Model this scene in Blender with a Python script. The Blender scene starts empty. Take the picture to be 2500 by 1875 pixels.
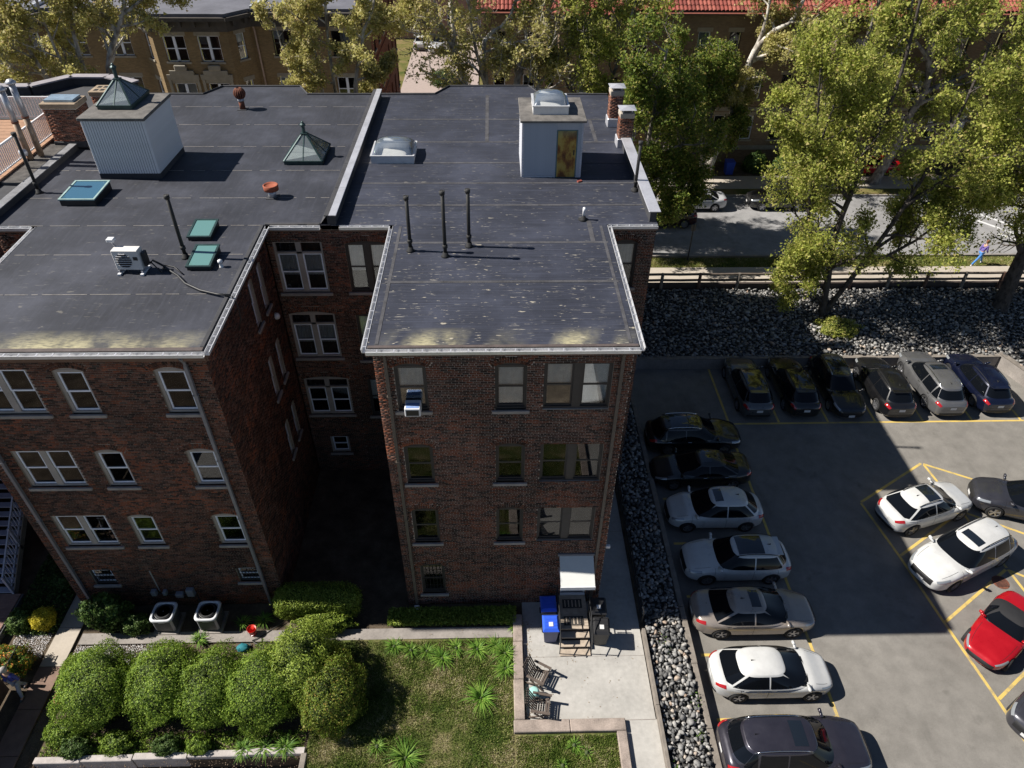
import bpy, bmesh, math, random
import numpy as np
from math import sin, cos, pi, radians, sqrt, atan2
from mathutils import Vector, Matrix
random.seed(7); RN=np.random.default_rng(7)
SC=bpy.context.scene; COL=SC.collection
# ------------------------------------------------------------------ camera
PITCH,YAW,ROLL=radians(39.65),radians(1.78),radians(0.64)
fw=Vector((sin(YAW)*cos(PITCH),cos(YAW)*cos(PITCH),-sin(PITCH)))
rt=Vector((cos(YAW),-sin(YAW),0)); up=rt.cross(fw)
rt=rt*cos(ROLL)+up*sin(ROLL); up=rt.cross(fw)
cd=bpy.data.cameras.new('camera'); cam=bpy.data.objects.new('camera',cd); COL.objects.link(cam)
cam.matrix_world=Matrix(((rt.x,up.x,-fw.x,0),(rt.y,up.y,-fw.y,0),(rt.z,up.z,-fw.z,25),(0,0,0,1)))
cd.sensor_width=36; cd.lens=36*1738/2500; cd.clip_start=.5; cd.clip_end=900
SC.camera=cam
# ------------------------------------------------------------------ sky and sun
SUN=Vector((-1.04,0.08,1)).normalized()          # towards the sun
wd=bpy.data.worlds.new('World'); SC.world=wd; wd.use_nodes=True
wn=wd.node_tree.nodes; sky=wn.new('ShaderNodeTexSky'); sky.sky_type='NISHITA'; sky.sun_disc=False
sky.sun_elevation=math.asin(SUN.z); sky.sun_rotation=atan2(SUN.x,SUN.y); sky.air_density=.75; sky.dust_density=.25; sky.ozone_density=1.; sky.altitude=1200
wd.node_tree.links.new(sky.outputs[0],wn['Background'].inputs[0]); wn['Background'].inputs[1].default_value=.05
sl=bpy.data.lights.new('sun','SUN'); sl.energy=5; sl.angle=radians(.53); sl.color=(1,.95,.87)
so=bpy.data.objects.new('sun',sl); COL.objects.link(so); so.rotation_euler=SUN.to_track_quat('Z','Y').to_euler()
vs=SC.view_settings; vs.view_transform='Standard'; vs.look='None'; vs.exposure=.66; vs.gamma=1; vs.use_curve_mapping=False
SC.cycles.use_denoising=True; SC.cycles.max_bounces=6; SC.cycles.transparent_max_bounces=12
SC.cycles.sample_clamp_indirect=4; SC.cycles.caustics_reflective=False; SC.cycles.caustics_refractive=False
# ------------------------------------------------------------------ helpers
def raw(name,V,F,mat=None,smooth=False,uni=True):
    me=bpy.data.meshes.new(name)
    if uni:
        V=np.asarray(V,dtype=np.float32).reshape(-1,3); F=np.asarray(F,dtype=np.int32); n,k=F.shape
        me.vertices.add(len(V)); me.vertices.foreach_set('co',V.ravel())
        me.loops.add(n*k); me.loops.foreach_set('vertex_index',F.ravel())
        me.polygons.add(n); me.polygons.foreach_set('loop_start',np.arange(0,n*k,k,dtype=np.int32))
        me.update(calc_edges=True)
    else: me.from_pydata(V,[],F); me.update()
    if smooth: me.polygons.foreach_set('use_smooth',[True]*len(me.polygons))
    if mat: me.materials.append(mat)
    return me
def ob(name,me,parent=None,loc=None,rot=None,world=False):
    o=bpy.data.objects.new(name,me); COL.objects.link(o)
    if parent:
        o.parent=parent
        if parent.type=='EMPTY' and parent.get('_w'): o.matrix_parent_inverse=Matrix.Translation(-parent.location)
    if loc: o.location=loc
    if rot: o.rotation_euler=rot
    return o
def tag(o,label=None,cat=None,group=None,kind=None):
    for k,v in (('label',label),('category',cat),('group',group),('kind',kind)):
        if v: o[k]=v
    return o
EMPTIES=[]
def thing(name,label,cat,loc=(0,0,0),rz=0,group=None,world=False):
    """An Empty at the thing's base. world=True: its parts are written in world coordinates."""
    o=bpy.data.objects.new(name,None); COL.objects.link(o); o.location=loc; o.rotation_euler=(0,0,rz); o.empty_display_size=.2
    if world: o['_w']=1
    EMPTIES.append(o)
    return tag(o,label,cat,group)
class MB:
    def __init__(s): s.v=[]; s.f=[]
    def add(s,vs,fs):
        n=len(s.v); s.v+=[tuple(p) for p in vs]; s.f+=[tuple(i+n for i in f) for f in fs]; return s
    def box(s,x0,x1,y0,y1,z0,z1,T=None):
        p=[(x,y,z) for z in (z0,z1) for y in (y0,y1) for x in (x0,x1)]
        if T: p=[T(*q) for q in p]
        return s.add(p,[(0,2,3,1),(4,5,7,6),(0,1,5,4),(2,6,7,3),(0,4,6,2),(1,3,7,5)])
    def bbox(s,x0,x1,y0,y1,z0,z1,b=.02,T=None):
        """box with chamfered edges"""
        xs=(x0,x0+b,x1-b,x1); ys=(y0,y0+b,y1-b,y1); zs=(z0,z0+b,z1-b,z1); P=[];idx={}
        def g(i,j,k):
            if (i,j,k) not in idx: idx[(i,j,k)]=len(P); P.append((xs[i],ys[j],zs[k]))
            return idx[(i,j,k)]
        F=[]; a=(1,2)
        F+=[tuple(g(i,j,0) for i,j in ((1,1),(1,2),(2,2),(2,1))),tuple(g(i,j,3) for i,j in ((1,1),(2,1),(2,2),(1,2)))]
        F+=[tuple(g(i,0,k) for i,k in ((1,1),(2,1),(2,2),(1,2))),tuple(g(i,3,k) for i,k in ((1,1),(1,2),(2,2),(2,1)))]
        F+=[tuple(g(0,j,k) for j,k in ((1,1),(1,2),(2,2),(2,1))),tuple(g(3,j,k) for j,k in ((1,1),(2,1),(2,2),(1,2)))]
        for k,kk in ((1,0),(2,3)):
            for j,jj in ((1,0),(2,3)): F.append((g(1,j,kk),g(2,j,kk),g(2,jj,k),g(1,jj,k)))
            for i,ii in ((1,0),(2,3)): F.append((g(i,1,kk),g(i,2,kk),g(ii,2,k),g(ii,1,k)))
        for j,jj in ((1,0),(2,3)):
            for i,ii in ((1,0),(2,3)):
                F.append((g(i,jj,1),g(i,jj,2),g(ii,j,2),g(ii,j,1)))
                for k,kk in ((1,0),(2,3)): F.append((g(i,j,kk),g(i,jj,k),g(ii,j,k)))
        if T: P=[T(*q) for q in P]
        return s.add(P,F)
    def beam(s,p0,p1,w,h,upv=(0,0,1)):
        p0,p1=Vector(p0),Vector(p1); d=(p1-p0).normalized(); u=Vector(upv)
        if abs(d.dot(u))>.98: u=Vector((0,1,0))
        a=d.cross(u).normalized(); b=a.cross(d)
        pts=[p+a*(sx*w/2)+b*(sz*h/2) for p in (p0,p1) for sz in (-1,1) for sx in (-1,1)]
        return s.add(pts,[(0,1,3,2),(4,6,7,5),(0,4,5,1),(2,3,7,6),(0,2,6,4),(1,5,7,3)])
    def tube(s,pts,rad,n=8,caps=True):
        pts=[Vector(p) for p in pts]; m=len(pts)
        if not hasattr(rad,'__len__'): rad=[rad]*m
        base=len(s.v); u=None
        for i,p in enumerate(pts):
            d=(pts[min(i+1,m-1)]-pts[max(i-1,0)]).normalized()
            if u is None: u=d.orthogonal().normalized()
            else:
                u=u-d*u.dot(d); u=u.normalized() if u.length>1e-6 else d.orthogonal().normalized()
            w=d.cross(u)
            for k in range(n):
                a=2*pi*k/n; s.v.append(tuple(p+u*(cos(a)*rad[i])+w*(sin(a)*rad[i])))
        for i in range(m-1):
            for k in range(n):
                a=base+i*n+k; b=base+i*n+(k+1)%n; s.f.append((a,b,b+n,a+n))
        if caps: s.f.append(tuple(base+k for k in reversed(range(n)))); s.f.append(tuple(base+(m-1)*n+k for k in range(n)))
        return s
    def lathe(s,prof,n=20,c=(0,0,0),T=None):
        base=len(s.v); m=len(prof)
        for r,z in prof:
            for k in range(n):
                a=2*pi*k/n; p=(c[0]+r*cos(a),c[1]+r*sin(a),c[2]+z); s.v.append(T(*p) if T else p)
        for i in range(m-1):
            for k in range(n):
                a=base+i*n+k; b=base+i*n+(k+1)%n; s.f.append((a,b,b+n,a+n))
        if prof[0][0]>1e-4: s.f.append(tuple(base+k for k in reversed(range(n))))
        if prof[-1][0]>1e-4: s.f.append(tuple(base+(m-1)*n+k for k in range(n)))
        return s
    def prism(s,poly,z0,z1,T=None):
        n=len(poly); P=[(x,y,z) for z in (z0,z1) for x,y in poly]
        if T: P=[T(*q) for q in P]
        return s.add(P,[tuple(reversed(range(n))),tuple(range(n,2*n))]+[(i,(i+1)%n,n+(i+1)%n,n+i) for i in range(n)])
    def grid(s,fn,nu,nv):
        b=len(s.v)
        for j in range(nv+1):
            for i in range(nu+1): s.v.append(tuple(fn(i/nu,j/nv)))
        for j in range(nv):
            for i in range(nu):
                a=b+j*(nu+1)+i; s.f.append((a,a+1,a+nu+2,a+nu+1))
        return s
    def mesh(s,name,mat=None,smooth=False): return raw(name,s.v,s.f,mat,smooth,False)
    def obj(s,name,mat,parent=None,smooth=False,loc=None,rot=None): return ob(name,s.mesh(name,mat,smooth),parent,loc,rot)
# ------------------------------------------------------------------ materials
class NT:
    def __init__(s,name,base=(.5,.5,.5),rough=.8,metal=0,spec=.5,**kw):
        s.m=bpy.data.materials.new(name); s.m.use_nodes=True; s.t=s.m.node_tree; s.n=s.t.nodes; s.b=s.n['Principled BSDF']
        s.i('Base Color',(*base,1)); s.i('Roughness',rough); s.i('Metallic',metal); s.i('Specular IOR Level',spec)
        for k,v in kw.items(): s.i(k.replace('_',' '),v)
    def i(s,k,v):
        if hasattr(v,'is_output'): s.t.links.new(v,s.b.inputs[k])
        else: s.b.inputs[k].default_value=v
    def node(s,ty,ins={},**at):
        n=s.n.new('ShaderNode'+ty)
        for k,v in at.items(): setattr(n,k,v)
        for k,v in ins.items():
            if hasattr(v,'is_output'): s.t.links.new(v,n.inputs[k])
            else: n.inputs[k].default_value=v
        return n
    def pos(s,scale=(1,1,1),obj=False,rot=(0,0,0)):
        src=s.node('TexCoord').outputs['Object'] if obj else s.node('NewGeometry').outputs['Position']
        return s.node('Mapping',{'Vector':src,'Scale':scale,'Rotation':rot}).outputs[0]
    def noise(s,scale,vec=None,detail=4,rough=.55,dist=0):
        return s.node('TexNoise',{'Vector':vec or s.pos(),'Scale':scale,'Detail':detail,'Roughness':rough,'Distortion':dist}).outputs['Fac']
    def ramp(s,fac,stops,interp='LINEAR'):
        r=s.node('ValToRGB',{'Fac':fac}); e=r.color_ramp.elements; r.color_ramp.interpolation=interp
        while len(e)<len(stops): e.new(.5)
        for k,(p,c) in zip(e,stops):
            k.position=p; k.color=(c,c,c,1) if not hasattr(c,'__len__') else (*c,1)
        return r.outputs['Color']
    def mix(s,fac,a,b,blend='MIX'):
        n=s.node('Mix',data_type='RGBA',blend_type=blend)
        for k,v in ((0,fac),(6,a),(7,b)):
            if hasattr(v,'is_output'): s.t.links.new(v,n.inputs[k])
            else: n.inputs[k].default_value=(*v,1) if hasattr(v,'__len__') and len(v)==3 else v
        return n.outputs[2]
    def math(s,op,a,b=0,c=0):
        n=s.node('Math',operation=op)
        for k,v in enumerate((a,b,c)):
            if hasattr(v,'is_output'): s.t.links.new(v,n.inputs[k])
            else: n.inputs[k].default_value=v
        return n.outputs[0]
    def rng(s,v,a,b,c=0,d=1): return s.node('MapRange',{'Value':v,'From Min':a,'From Max':b,'To Min':c,'To Max':d}).outputs[0]
    def xyz(s): return s.node('SeparateXYZ',{0:s.node('NewGeometry').outputs['Position']}).outputs
    def bump(s,h,st=.3,dist=.02): s.i('Normal',s.node('Bump',{'Height':h,'Strength':st,'Distance':dist}).outputs[0])
    def island(s): return s.node('NewGeometry').outputs['Random Per Island']
    def objrnd(s): return s.node('ObjectInfo').outputs['Random']
def sc3(c,f): return tuple(min(1,x*f) for x in c)
MATS={}
def mat(name,base=(.5,.5,.5),rough=.8,metal=0,var=.25,scale=4,bump=0,bs=40,spec=.5,**kw):
    """plain procedural material: base colour broken up by two noises, optional fine bump"""
    if name in MATS: return MATS[name]
    t=NT(name,base,rough,metal,spec,**kw)
    if var:
        f=t.math('MULTIPLY',t.noise(scale,t.pos(obj=True),5),1.0); g=t.noise(scale*9,t.pos(obj=True),3)
        f=t.math('ADD',t.math('MULTIPLY',f,.65),t.math('MULTIPLY',g,.35))
        t.i('Base Color',t.ramp(f,[(.3,sc3(base,1-var)),(.7,sc3(base,1+var))]))
    if bump: t.bump(t.noise(bs,t.pos(obj=True),4),bump,.01)
    MATS[name]=t.m; return t.m
# bricks
def brickmat(name,single,dark=1.,orange=.5,pal=None):
    t=NT(name,rough=.9,spec=.25); r=t.objrnd() if single else t.island()
    pal=pal or [(0,(.035,.023,.019)),(.22,(.075,.038,.028)),(.5,(.14,.062,.042)),(.78,(.19,.08,.05)),(.93,(.24,.12,.085)),(1,(.085,.066,.055))]
    c=t.ramp(r,[(p,sc3(q,dark)) for p,q in pal])
    patch=t.noise(.55,t.pos((1,1,2.2)),3,.6); r2=t.math('FRACT',t.math('MULTIPLY',r,37.7))
    sel=t.math('GREATER_THAN',t.math('ADD',t.math('MULTIPLY',patch,1.5),t.math('MULTIPLY',r2,.5)),1.22-orange*.12)
    c=t.mix(t.math('MULTIPLY',sel,.8),c,(.27,.085,.042))
    soot=t.ramp(t.noise(.28,t.pos((1,1,1)),5,.6),[(.42,1.15),(.64,.6)]); c=t.mix(1,c,soot,'MULTIPLY')
    c=t.mix(.35,c,t.ramp(t.noise(30,t.pos(),4),[(.3,.5),(.7,1.3)]),'MULTIPLY'); c=t.mix(.55,c,t.ramp(t.noise(1,t.pos((2.2,2.2,.22)),4,.6),[(.38,1.15),(.6,.55)]),'MULTIPLY')
    c=t.mix(t.math('MULTIPLY',t.ramp(t.noise(.6,t.pos((1,1,1.6)),5,.7),[(.63,0.),(.75,.4)]),1.),c,(.24,.2,.17))
    t.i('Base Color',c); return t.m
BRICK=brickmat('brick',False); BRICK1=brickmat('brick_single',True)
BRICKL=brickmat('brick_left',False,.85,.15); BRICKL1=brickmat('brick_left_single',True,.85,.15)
BRICKC=brickmat('brick_chimney',False,1.5,.4)
MORTAR=mat('mortar',(.46,.4,.34),.95,var=.3,scale=1.2,bump=.3)
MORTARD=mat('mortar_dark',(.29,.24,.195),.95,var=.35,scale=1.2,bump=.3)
def shaderbrick(name,c1,c2,mor,sc=1.0):
    t=NT(name,rough=.9,spec=.2); p=t.xyz(); u=t.math('ADD',p[0],p[1]); v=t.node('CombineXYZ',{0:u,1:p[2],2:0.}).outputs[0]
    b=t.node('TexBrick',{'Vector':v,'Color1':(*c1,1),'Color2':(*c2,1),'Mortar':(*mor,1),'Scale':1.,'Mortar Size':.006,'Brick Width':.213*sc,'Row Height':.0677*sc}); b.offset=.5
    c=t.mix(.5,b.outputs['Color'],t.ramp(t.noise(.35,None,5),[(.3,.55),(.7,1.25)]),'MULTIPLY'); t.i('Base Color',c); t.bump(b.outputs['Fac'],-.5,.008); return t.m
BRICKFAR=shaderbrick('brick_wall_far',(.1,.04,.03),(.05,.025,.02),(.13,.11,.1))
YBRICK=shaderbrick('yellow_brick',(.29,.2,.1),(.21,.145,.075),(.22,.18,.13)); TANBRICK=shaderbrick('tan_brick',(.27,.19,.12),(.2,.13,.085),(.22,.18,.14)); REDBRICK=shaderbrick('red_brick',(.22,.075,.045),(.15,.05,.03),(.2,.15,.12)); PINKBRICK=shaderbrick('pink_brick',(.42,.24,.18),(.34,.18,.14),(.4,.33,.3))
# roof membranes
def zl(y): return 12.9-.18*max(0,23.7-y)/7.4   # the left wing's roof falls slightly to its gutter
def roofmat(name,base,streak_x,amt,yfront,blobs,streaks=1.):
    t=NT(name,rough=.62,spec=.35); p=t.xyz()
    c=t.ramp(t.noise(.45,None,6,.65),[(.28,sc3(base,.6)),(.5,base),(.72,sc3(base,1.75))])
    st=t.noise(1,t.pos((.35,28,1) if streak_x else (9,.9,1)),5,.7)
    c=t.mix(t.math('MULTIPLY',t.ramp(st,[(.48,0.),(.68,.7)]),streaks),c,sc3(base,2.2))
    # pale scuffs: short dashes along x inside cloudy patches
    d=t.noise(1,t.pos((2.3,22,1)),3,.6); e=t.noise(.8,None,3)
    m=t.math('MULTIPLY',t.ramp(d,[(.635,0.),(.685,1.)]),t.ramp(e,[(.4,0.),(.56,1.)]))
    near=t.rng(p[1],29,19,.3,1.); amt=t.math('MULTIPLY',near,amt); c=t.mix(t.math('MULTIPLY',m,amt),c,(.4,.37,.31))
    d2=t.noise(1,t.pos((3,6.5,1)),3,.55); c=t.mix(t.math('MULTIPLY',t.ramp(d2,[(.66,0.),(.715,.95)]),amt),c,(.42,.38,.3))
    if yfront is not None:   # pollen that collects behind the gutter
        band=t.math('MULTIPLY',t.rng(p[1],yfront+1.15,yfront+.15),t.rng(p[1],yfront+.06,yfront+.16))
        n=t.noise(1.7,t.pos((1,.8,1)),4,.6); bl=None
        for xc,wd_,am in blobs:
            q=t.math('MULTIPLY',t.rng(t.math('ABSOLUTE',t.math('SUBTRACT',t.math('ADD',p[0],t.math('MULTIPLY',t.math('SUBTRACT',p[1],yfront),-.35)),xc)),wd_,wd_*.35),am); bl=q if bl is None else t.math('MAXIMUM',bl,q)
        f=t.math('MULTIPLY',band,t.math('MULTIPLY',bl,t.ramp(n,[(.33,.15),(.55,1.)])))
        g=t.math('MULTIPLY',f,t.ramp(t.noise(1,t.pos((5,26,1)),4),[(.3,.25),(.55,1.)]))
        c=t.mix(g,c,(.5,.45,.27))
    t.i('Base Color',c); t.bump(t.noise(26,t.pos((.3,1,1) if streak_x else (1,.3,1)),4),.12,.01); return t.m
ROOFR=roofmat('roof_membrane_blue_grey',(.030,.033,.047),True,.9,16.1,[(-1.9,1.0,1.),(2.15,.75,1.),(.2,.7,.22),(-3.3,.3,.25),(3.6,.4,.3)]); ROOFL=roofmat('roof_membrane_grey',(.036,.038,.049),False,.22,16.3,[(-12.8,2.3,1.),(-10.6,1.3,.7),(-9.3,.8,.7),(-15,.8,.4)],.35)
ROOFD=mat('roof_dark',(.045,.045,.05),.8,var=.4,scale=.8,bump=.1); 
SEAM=mat('roof_seam_tape',(.06,.059,.065),.8,var=.6,scale=2.5)
# common
WHITE=mat('white_paint',(.72,.72,.74),.55,var=.1); GUTTER=mat('gutter_aluminium',(.75,.75,.76),.35,.4,var=.15,scale=1.5); FLASH=mat('metal_flashing',(.62,.62,.66),.4,.5,var=.2,scale=1.5)
BLACKM=mat('black_metal',(.016,.016,.017),.5,var=.3); IRON=mat('cast_iron',(.022,.021,.02),.65,var=.5,scale=6,bump=.2); COPPER=mat('green_copper_frame',(.03,.06,.06),.45,.3,var=.4,scale=5)
RUST=mat('rusted_steel',(.16,.055,.03),.85,var=.55,scale=8,bump=.4); GALV=mat('galvanised_steel',(.5,.5,.53),.4,.6,var=.25,scale=5)
STONE=mat('sill_stone',(.3,.27,.25),.9,var=.25,scale=3,bump=.2); TRIM=mat('taupe_trim',(.36,.32,.29),.7,var=.2,scale=2); TRIMD=mat('dark_brown_trim',(.05,.044,.042),.6,var=.25,scale=2); VINYL=mat('white_vinyl_frame',(.8,.84,.95),.4,var=.06)
CONC=mat('concrete_pale',(.385,.37,.345),.9,var=.24,scale=.7,bump=.15,bs=90); CONCD=mat('concrete_old',(.26,.235,.215),.92,var=.3,scale=1.2,bump=.3); CONCP=mat('concrete_walk',(.42,.37,.31),.9,var=.14,scale=1,bump=.15,bs=90)
WOODG=mat('weathered_timber',(.2,.175,.15),.9,var=.35,scale=3,bump=.3); WOODD=mat('dark_timber',(.06,.045,.038),.85,var=.4,scale=3,bump=.3); RUBBER=mat('black_rubber',(.012,.012,.013),.8,var=.3)
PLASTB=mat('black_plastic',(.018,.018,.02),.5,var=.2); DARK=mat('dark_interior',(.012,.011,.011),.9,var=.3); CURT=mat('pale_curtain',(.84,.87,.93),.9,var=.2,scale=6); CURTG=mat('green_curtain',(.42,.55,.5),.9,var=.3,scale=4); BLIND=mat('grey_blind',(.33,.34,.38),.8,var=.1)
def glass(name,tint,rough=.03,alpha=.35):
    t=NT(name,tint,rough,0,.6); t.i('IOR',1.5); out=t.n['Material Output']
    tr=t.node('BsdfTransparent',{'Color':(.94,.96,.96,1)}); fr=t.node('Fresnel',{'IOR':1.5}); gl=t.node('BsdfGlossy',{'Roughness':rough,'Color':(.95,.97,1,1)})
    m1=t.node('MixShader',{0:alpha,1:tr.outputs[0],2:t.b.outputs[0]}); m2=t.node('MixShader',{0:t.math('MULTIPLY',fr.outputs[0],1.25),1:m1.outputs[0],2:gl.outputs[0]})
    t.t.links.new(m2.outputs[0],out.inputs[0]); return t.m
PANE=glass('window_glass',(.02,.022,.026),.02,.05); PANEG=glass('green_skylight_glass',(.16,.33,.31),.05,.8); PANEP=glass('pyramid_glass',(.5,.56,.56),.06,.22); ACRYL=glass('acrylic_dome',(.5,.62,.8),.1,.2)
def leafmat(name,cols,trans=.35,rough=.55):
    cols=[(p,sc3(c,1.35)) for p,c in cols]; t=NT(name,rough=rough,spec=.25); c=t.ramp(t.island(),cols)
    c=t.mix(.6,c,t.ramp(t.noise(.5,None,3),[(.3,.6),(.7,1.3)]),'MULTIPLY'); t.i('Base Color',c)
    tl=t.node('BsdfTranslucent',{'Color':c}); m=t.node('MixShader',{0:trans,1:t.b.outputs[0],2:tl.outputs[0]}); t.t.links.new(m.outputs[0],t.n['Material Output'].inputs[0]); return t.m
LEAFY=leafmat('young_plane_leaves',[(0,(.25,.24,.07)),(.5,(.41,.38,.13)),(.85,(.48,.43,.2)),(1,(.42,.31,.16))],.5); LEAFG=leafmat('green_leaves',[(0,(.06,.1,.016)),(.5,(.14,.19,.032)),(.8,(.24,.27,.055)),(1,(.25,.18,.06))],.42)
LEAFM=leafmat('maple_leaves',[(0,(.14,.165,.03)),(.45,(.27,.3,.06)),(.8,(.4,.41,.1)),(1,(.42,.34,.14))],.5); LEAFB=leafmat('boxwood_leaves',[(0,(.055,.1,.014)),(.5,(.135,.21,.027)),(1,(.25,.33,.05))],.35); LEAFH=leafmat('hedge_leaves',[(0,(.06,.1,.012)),(.5,(.17,.23,.03)),(1,(.27,.32,.06))],.25)
LEAFL=leafmat('lily_leaves',[(0,(.04,.1,.012)),(.5,(.1,.2,.025)),(1,(.22,.32,.06))],.3); LEAFD=leafmat('dark_shrub_leaves',[(0,(.02,.045,.01)),(.5,(.055,.1,.02)),(1,(.12,.17,.05))],.25); LEAFYEL=leafmat('golden_leaves',[(0,(.25,.22,.02)),(.5,(.45,.38,.03)),(1,(.55,.47,.06))],.3); LEAFR=leafmat('rusty_leaves',[(0,(.07,.11,.014)),(.7,(.15,.2,.026)),(.92,(.22,.21,.04)),(1,(.28,.17,.05))],.3); LEAFF=leafmat('flowers_mixed',[(0,(.05,.1,.015)),(.7,(.13,.2,.03)),(.85,(.5,.12,.05)),(1,(.6,.5,.05))],.3)
def barkmat(name,a,b,sc):
    t=NT(name,rough=.9,spec=.2); f=t.noise(sc,t.pos((1,1,.6),True),4,.6,.4); t.i('Base Color',t.ramp(f,[(.38,a),(.6,b)])); t.bump(t.noise(sc*4,t.pos((1,1,.5),True),4),.5,.03); return t.m
BARKW=barkmat('plane_bark',(.2,.17,.14),(.6,.56,.5),2.2); BARKD=barkmat('dark_bark',(.045,.038,.034),(.1,.085,.075),5); BARKG=barkmat('grey_bark',(.1,.09,.08),(.3,.27,.25),3)
# ------------------------------------------------------------------ the setting: ground, lot, street
def asphalt(name,base,var):
    t=NT(name,rough=.92,spec=.25); big=t.noise(.16,t.pos((1,.6,1)),6,.65); fine=t.noise(55,None,3,.7); mid=t.noise(1.6,None,5,.6)
    c=t.ramp(big,[(.3,sc3(base,1-var)),(.7,sc3(base,1+var))]); c=t.mix(.55,c,t.ramp(fine,[(.3,.55),(.7,1.4)]),'MULTIPLY'); c=t.mix(.35,c,t.ramp(mid,[(.35,.6),(.65,1.25)]),'MULTIPLY')
    w=t.ramp(t.noise(.5,t.pos((1.6,.35,1),rot=(0,0,.2)),4),[(.62,0.),(.74,.4)]); c=t.mix(w,c,sc3(base,.45))
    oil=t.ramp(t.noise(1.1,None,4),[(.63,0.),(.76,.5)]); c=t.mix(oil,c,sc3(base,.4))
    t.i('Base Color',c); t.bump(fine,.35,.008); return t.m
ASPH=asphalt('lot_asphalt',(.205,.192,.174),.12); ROAD=asphalt('street_asphalt',(.27,.265,.265),.18)
def groundmat(name,stops,scale=.8,fine=40):
    t=NT(name,rough=.95,spec=.15); c=t.ramp(t.noise(scale,None,6,.65),stops); c=t.mix(.6,c,t.ramp(t.noise(fine,None,3),[(.3,.5),(.7,1.4)]),'MULTIPLY'); t.i('Base Color',c); t.bump(t.noise(fine*.6,None,4),.6,.02); return t.m
SOIL=groundmat('garden_soil',[(.3,(.05,.038,.028)),(.55,(.11,.085,.06)),(.7,(.16,.125,.09))],1.3); LAWN=groundmat('lawn_base',[(.36,(.04,.065,.014)),(.5,(.085,.1,.028)),(.58,(.16,.145,.065)),(.7,(.23,.19,.11))],.75); FIELD=groundmat('verge_grass',[(.35,(.07,.09,.02)),(.5,(.14,.13,.04)),(.65,(.22,.16,.08))],.6)
def wornpaint():
    t=NT('yellow_line_paint',rough=.8,spec=.3); f=t.math('ADD',t.math('MULTIPLY',t.noise(2.,None,4),.6),t.math('MULTIPLY',t.noise(38,None,3),.4)); t.i('Base Color',t.mix(t.ramp(f,[(.5,0.),(.62,.75)]),(.6,.43,.12),(.24,.21,.15))); return t.m
BANK=mat('bank_soil',(.05,.048,.046),.95,var=.4,scale=2); YELLOW=wornpaint(); WHITEL=mat('white_line_paint',(.6,.6,.6),.8,var=.2)
def sheet(name,x0,x1,y0,y1,z,m,kind='structure',parent=None,h=.03):
    o=MB().box(x0,x1,y0,y1,z-h,z).obj(name,m,parent); 
    if kind and not parent: o['kind']=kind
    return o
sheet('ground',-300,300,-60,38.2,-.75,SOIL,h=.2); sheet('garden_bed',-60,-6.42,10.6,38.19,-.06,SOIL,h=.6); sheet('yard',-6.42,7.3,-20,38.19,-.06,SOIL,h=.6); sheet('left_yard',-60,-15.47,-20,10.6,-.06,SOIL,h=.6); sheet('street_terrain',-300,300,38.2,400,.93,FIELD,h=1.2)
LZ=-.45; SF=1.018
sheet('pale_reflector_sheet',-60,-6.42,-40,9.3,-.7,CONC,h=.1)  # unseen pale sheet, added for the left windows to reflect
lot=sheet('parking_lot',7.4,62,-10,32.0,LZ,ASPH,h=.25)
def line(x0,y0,x1,y1,w=.115):
    x0,y0,x1,y1=x0*SF,y0*SF,x1*SF,y1*SF; d=Vector((x1-x0,y1-y0,0)); L=d.length; o=MB().box(-L/2,L/2,-w/2,w/2,.001,.006).obj('painted_line',YELLOW,lot,loc=((x0+x1)/2,(y0+y1)/2,LZ),rot=(0,0,atan2(d.y,d.x))); return o
line(12.35,26.76,28.2,26.8); line(12.0,26.4,12.0,4)
for x in (12.1,14.72,17.3,19.78,22.3,24.92,27.5): line(x,31.3,x,26.85)
for y in (24.25,21.75,19.2,16.55,14.0,11.55): line(7.7,y,11.94,y)
BAY=[(16.8,21.34),(17.26,18.36),(17.62,15.18),(18.02,12.05),(18.3,9.4)]
for a,b in zip(BAY,BAY[1:]): line(*a,*b)
line(16.83,21.4,20.76,23.8); line(17.33,18.4,21.2,20.8); line(17.69,15.22,21.45,17.6); line(18.09,12.1,21.8,14.45)
line(20.86,23.76,26.2,20.85); line(20.86,23.7,21.55,17.7); line(21.55,17.6,22.2,11.2); line(21.6,17.55,26,14.7); line(21.25,20.75,26.4,17.6)
mh=thing('manhole_cover','round rusty manhole cover on the asphalt between the angled bays','manhole',(20.89*SF,16.99*SF,LZ+.003)); MB().lathe([(.34,0),(.34,.008),(.3,.012)],24).obj('cover_plate',RUST,mh); g=MB()
for k in range(-4,5): g.box(-.25,.25,k*.055-.012,k*.055+.012,.012,.018)
g.obj('grip_bars',IRON,mh)
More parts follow.
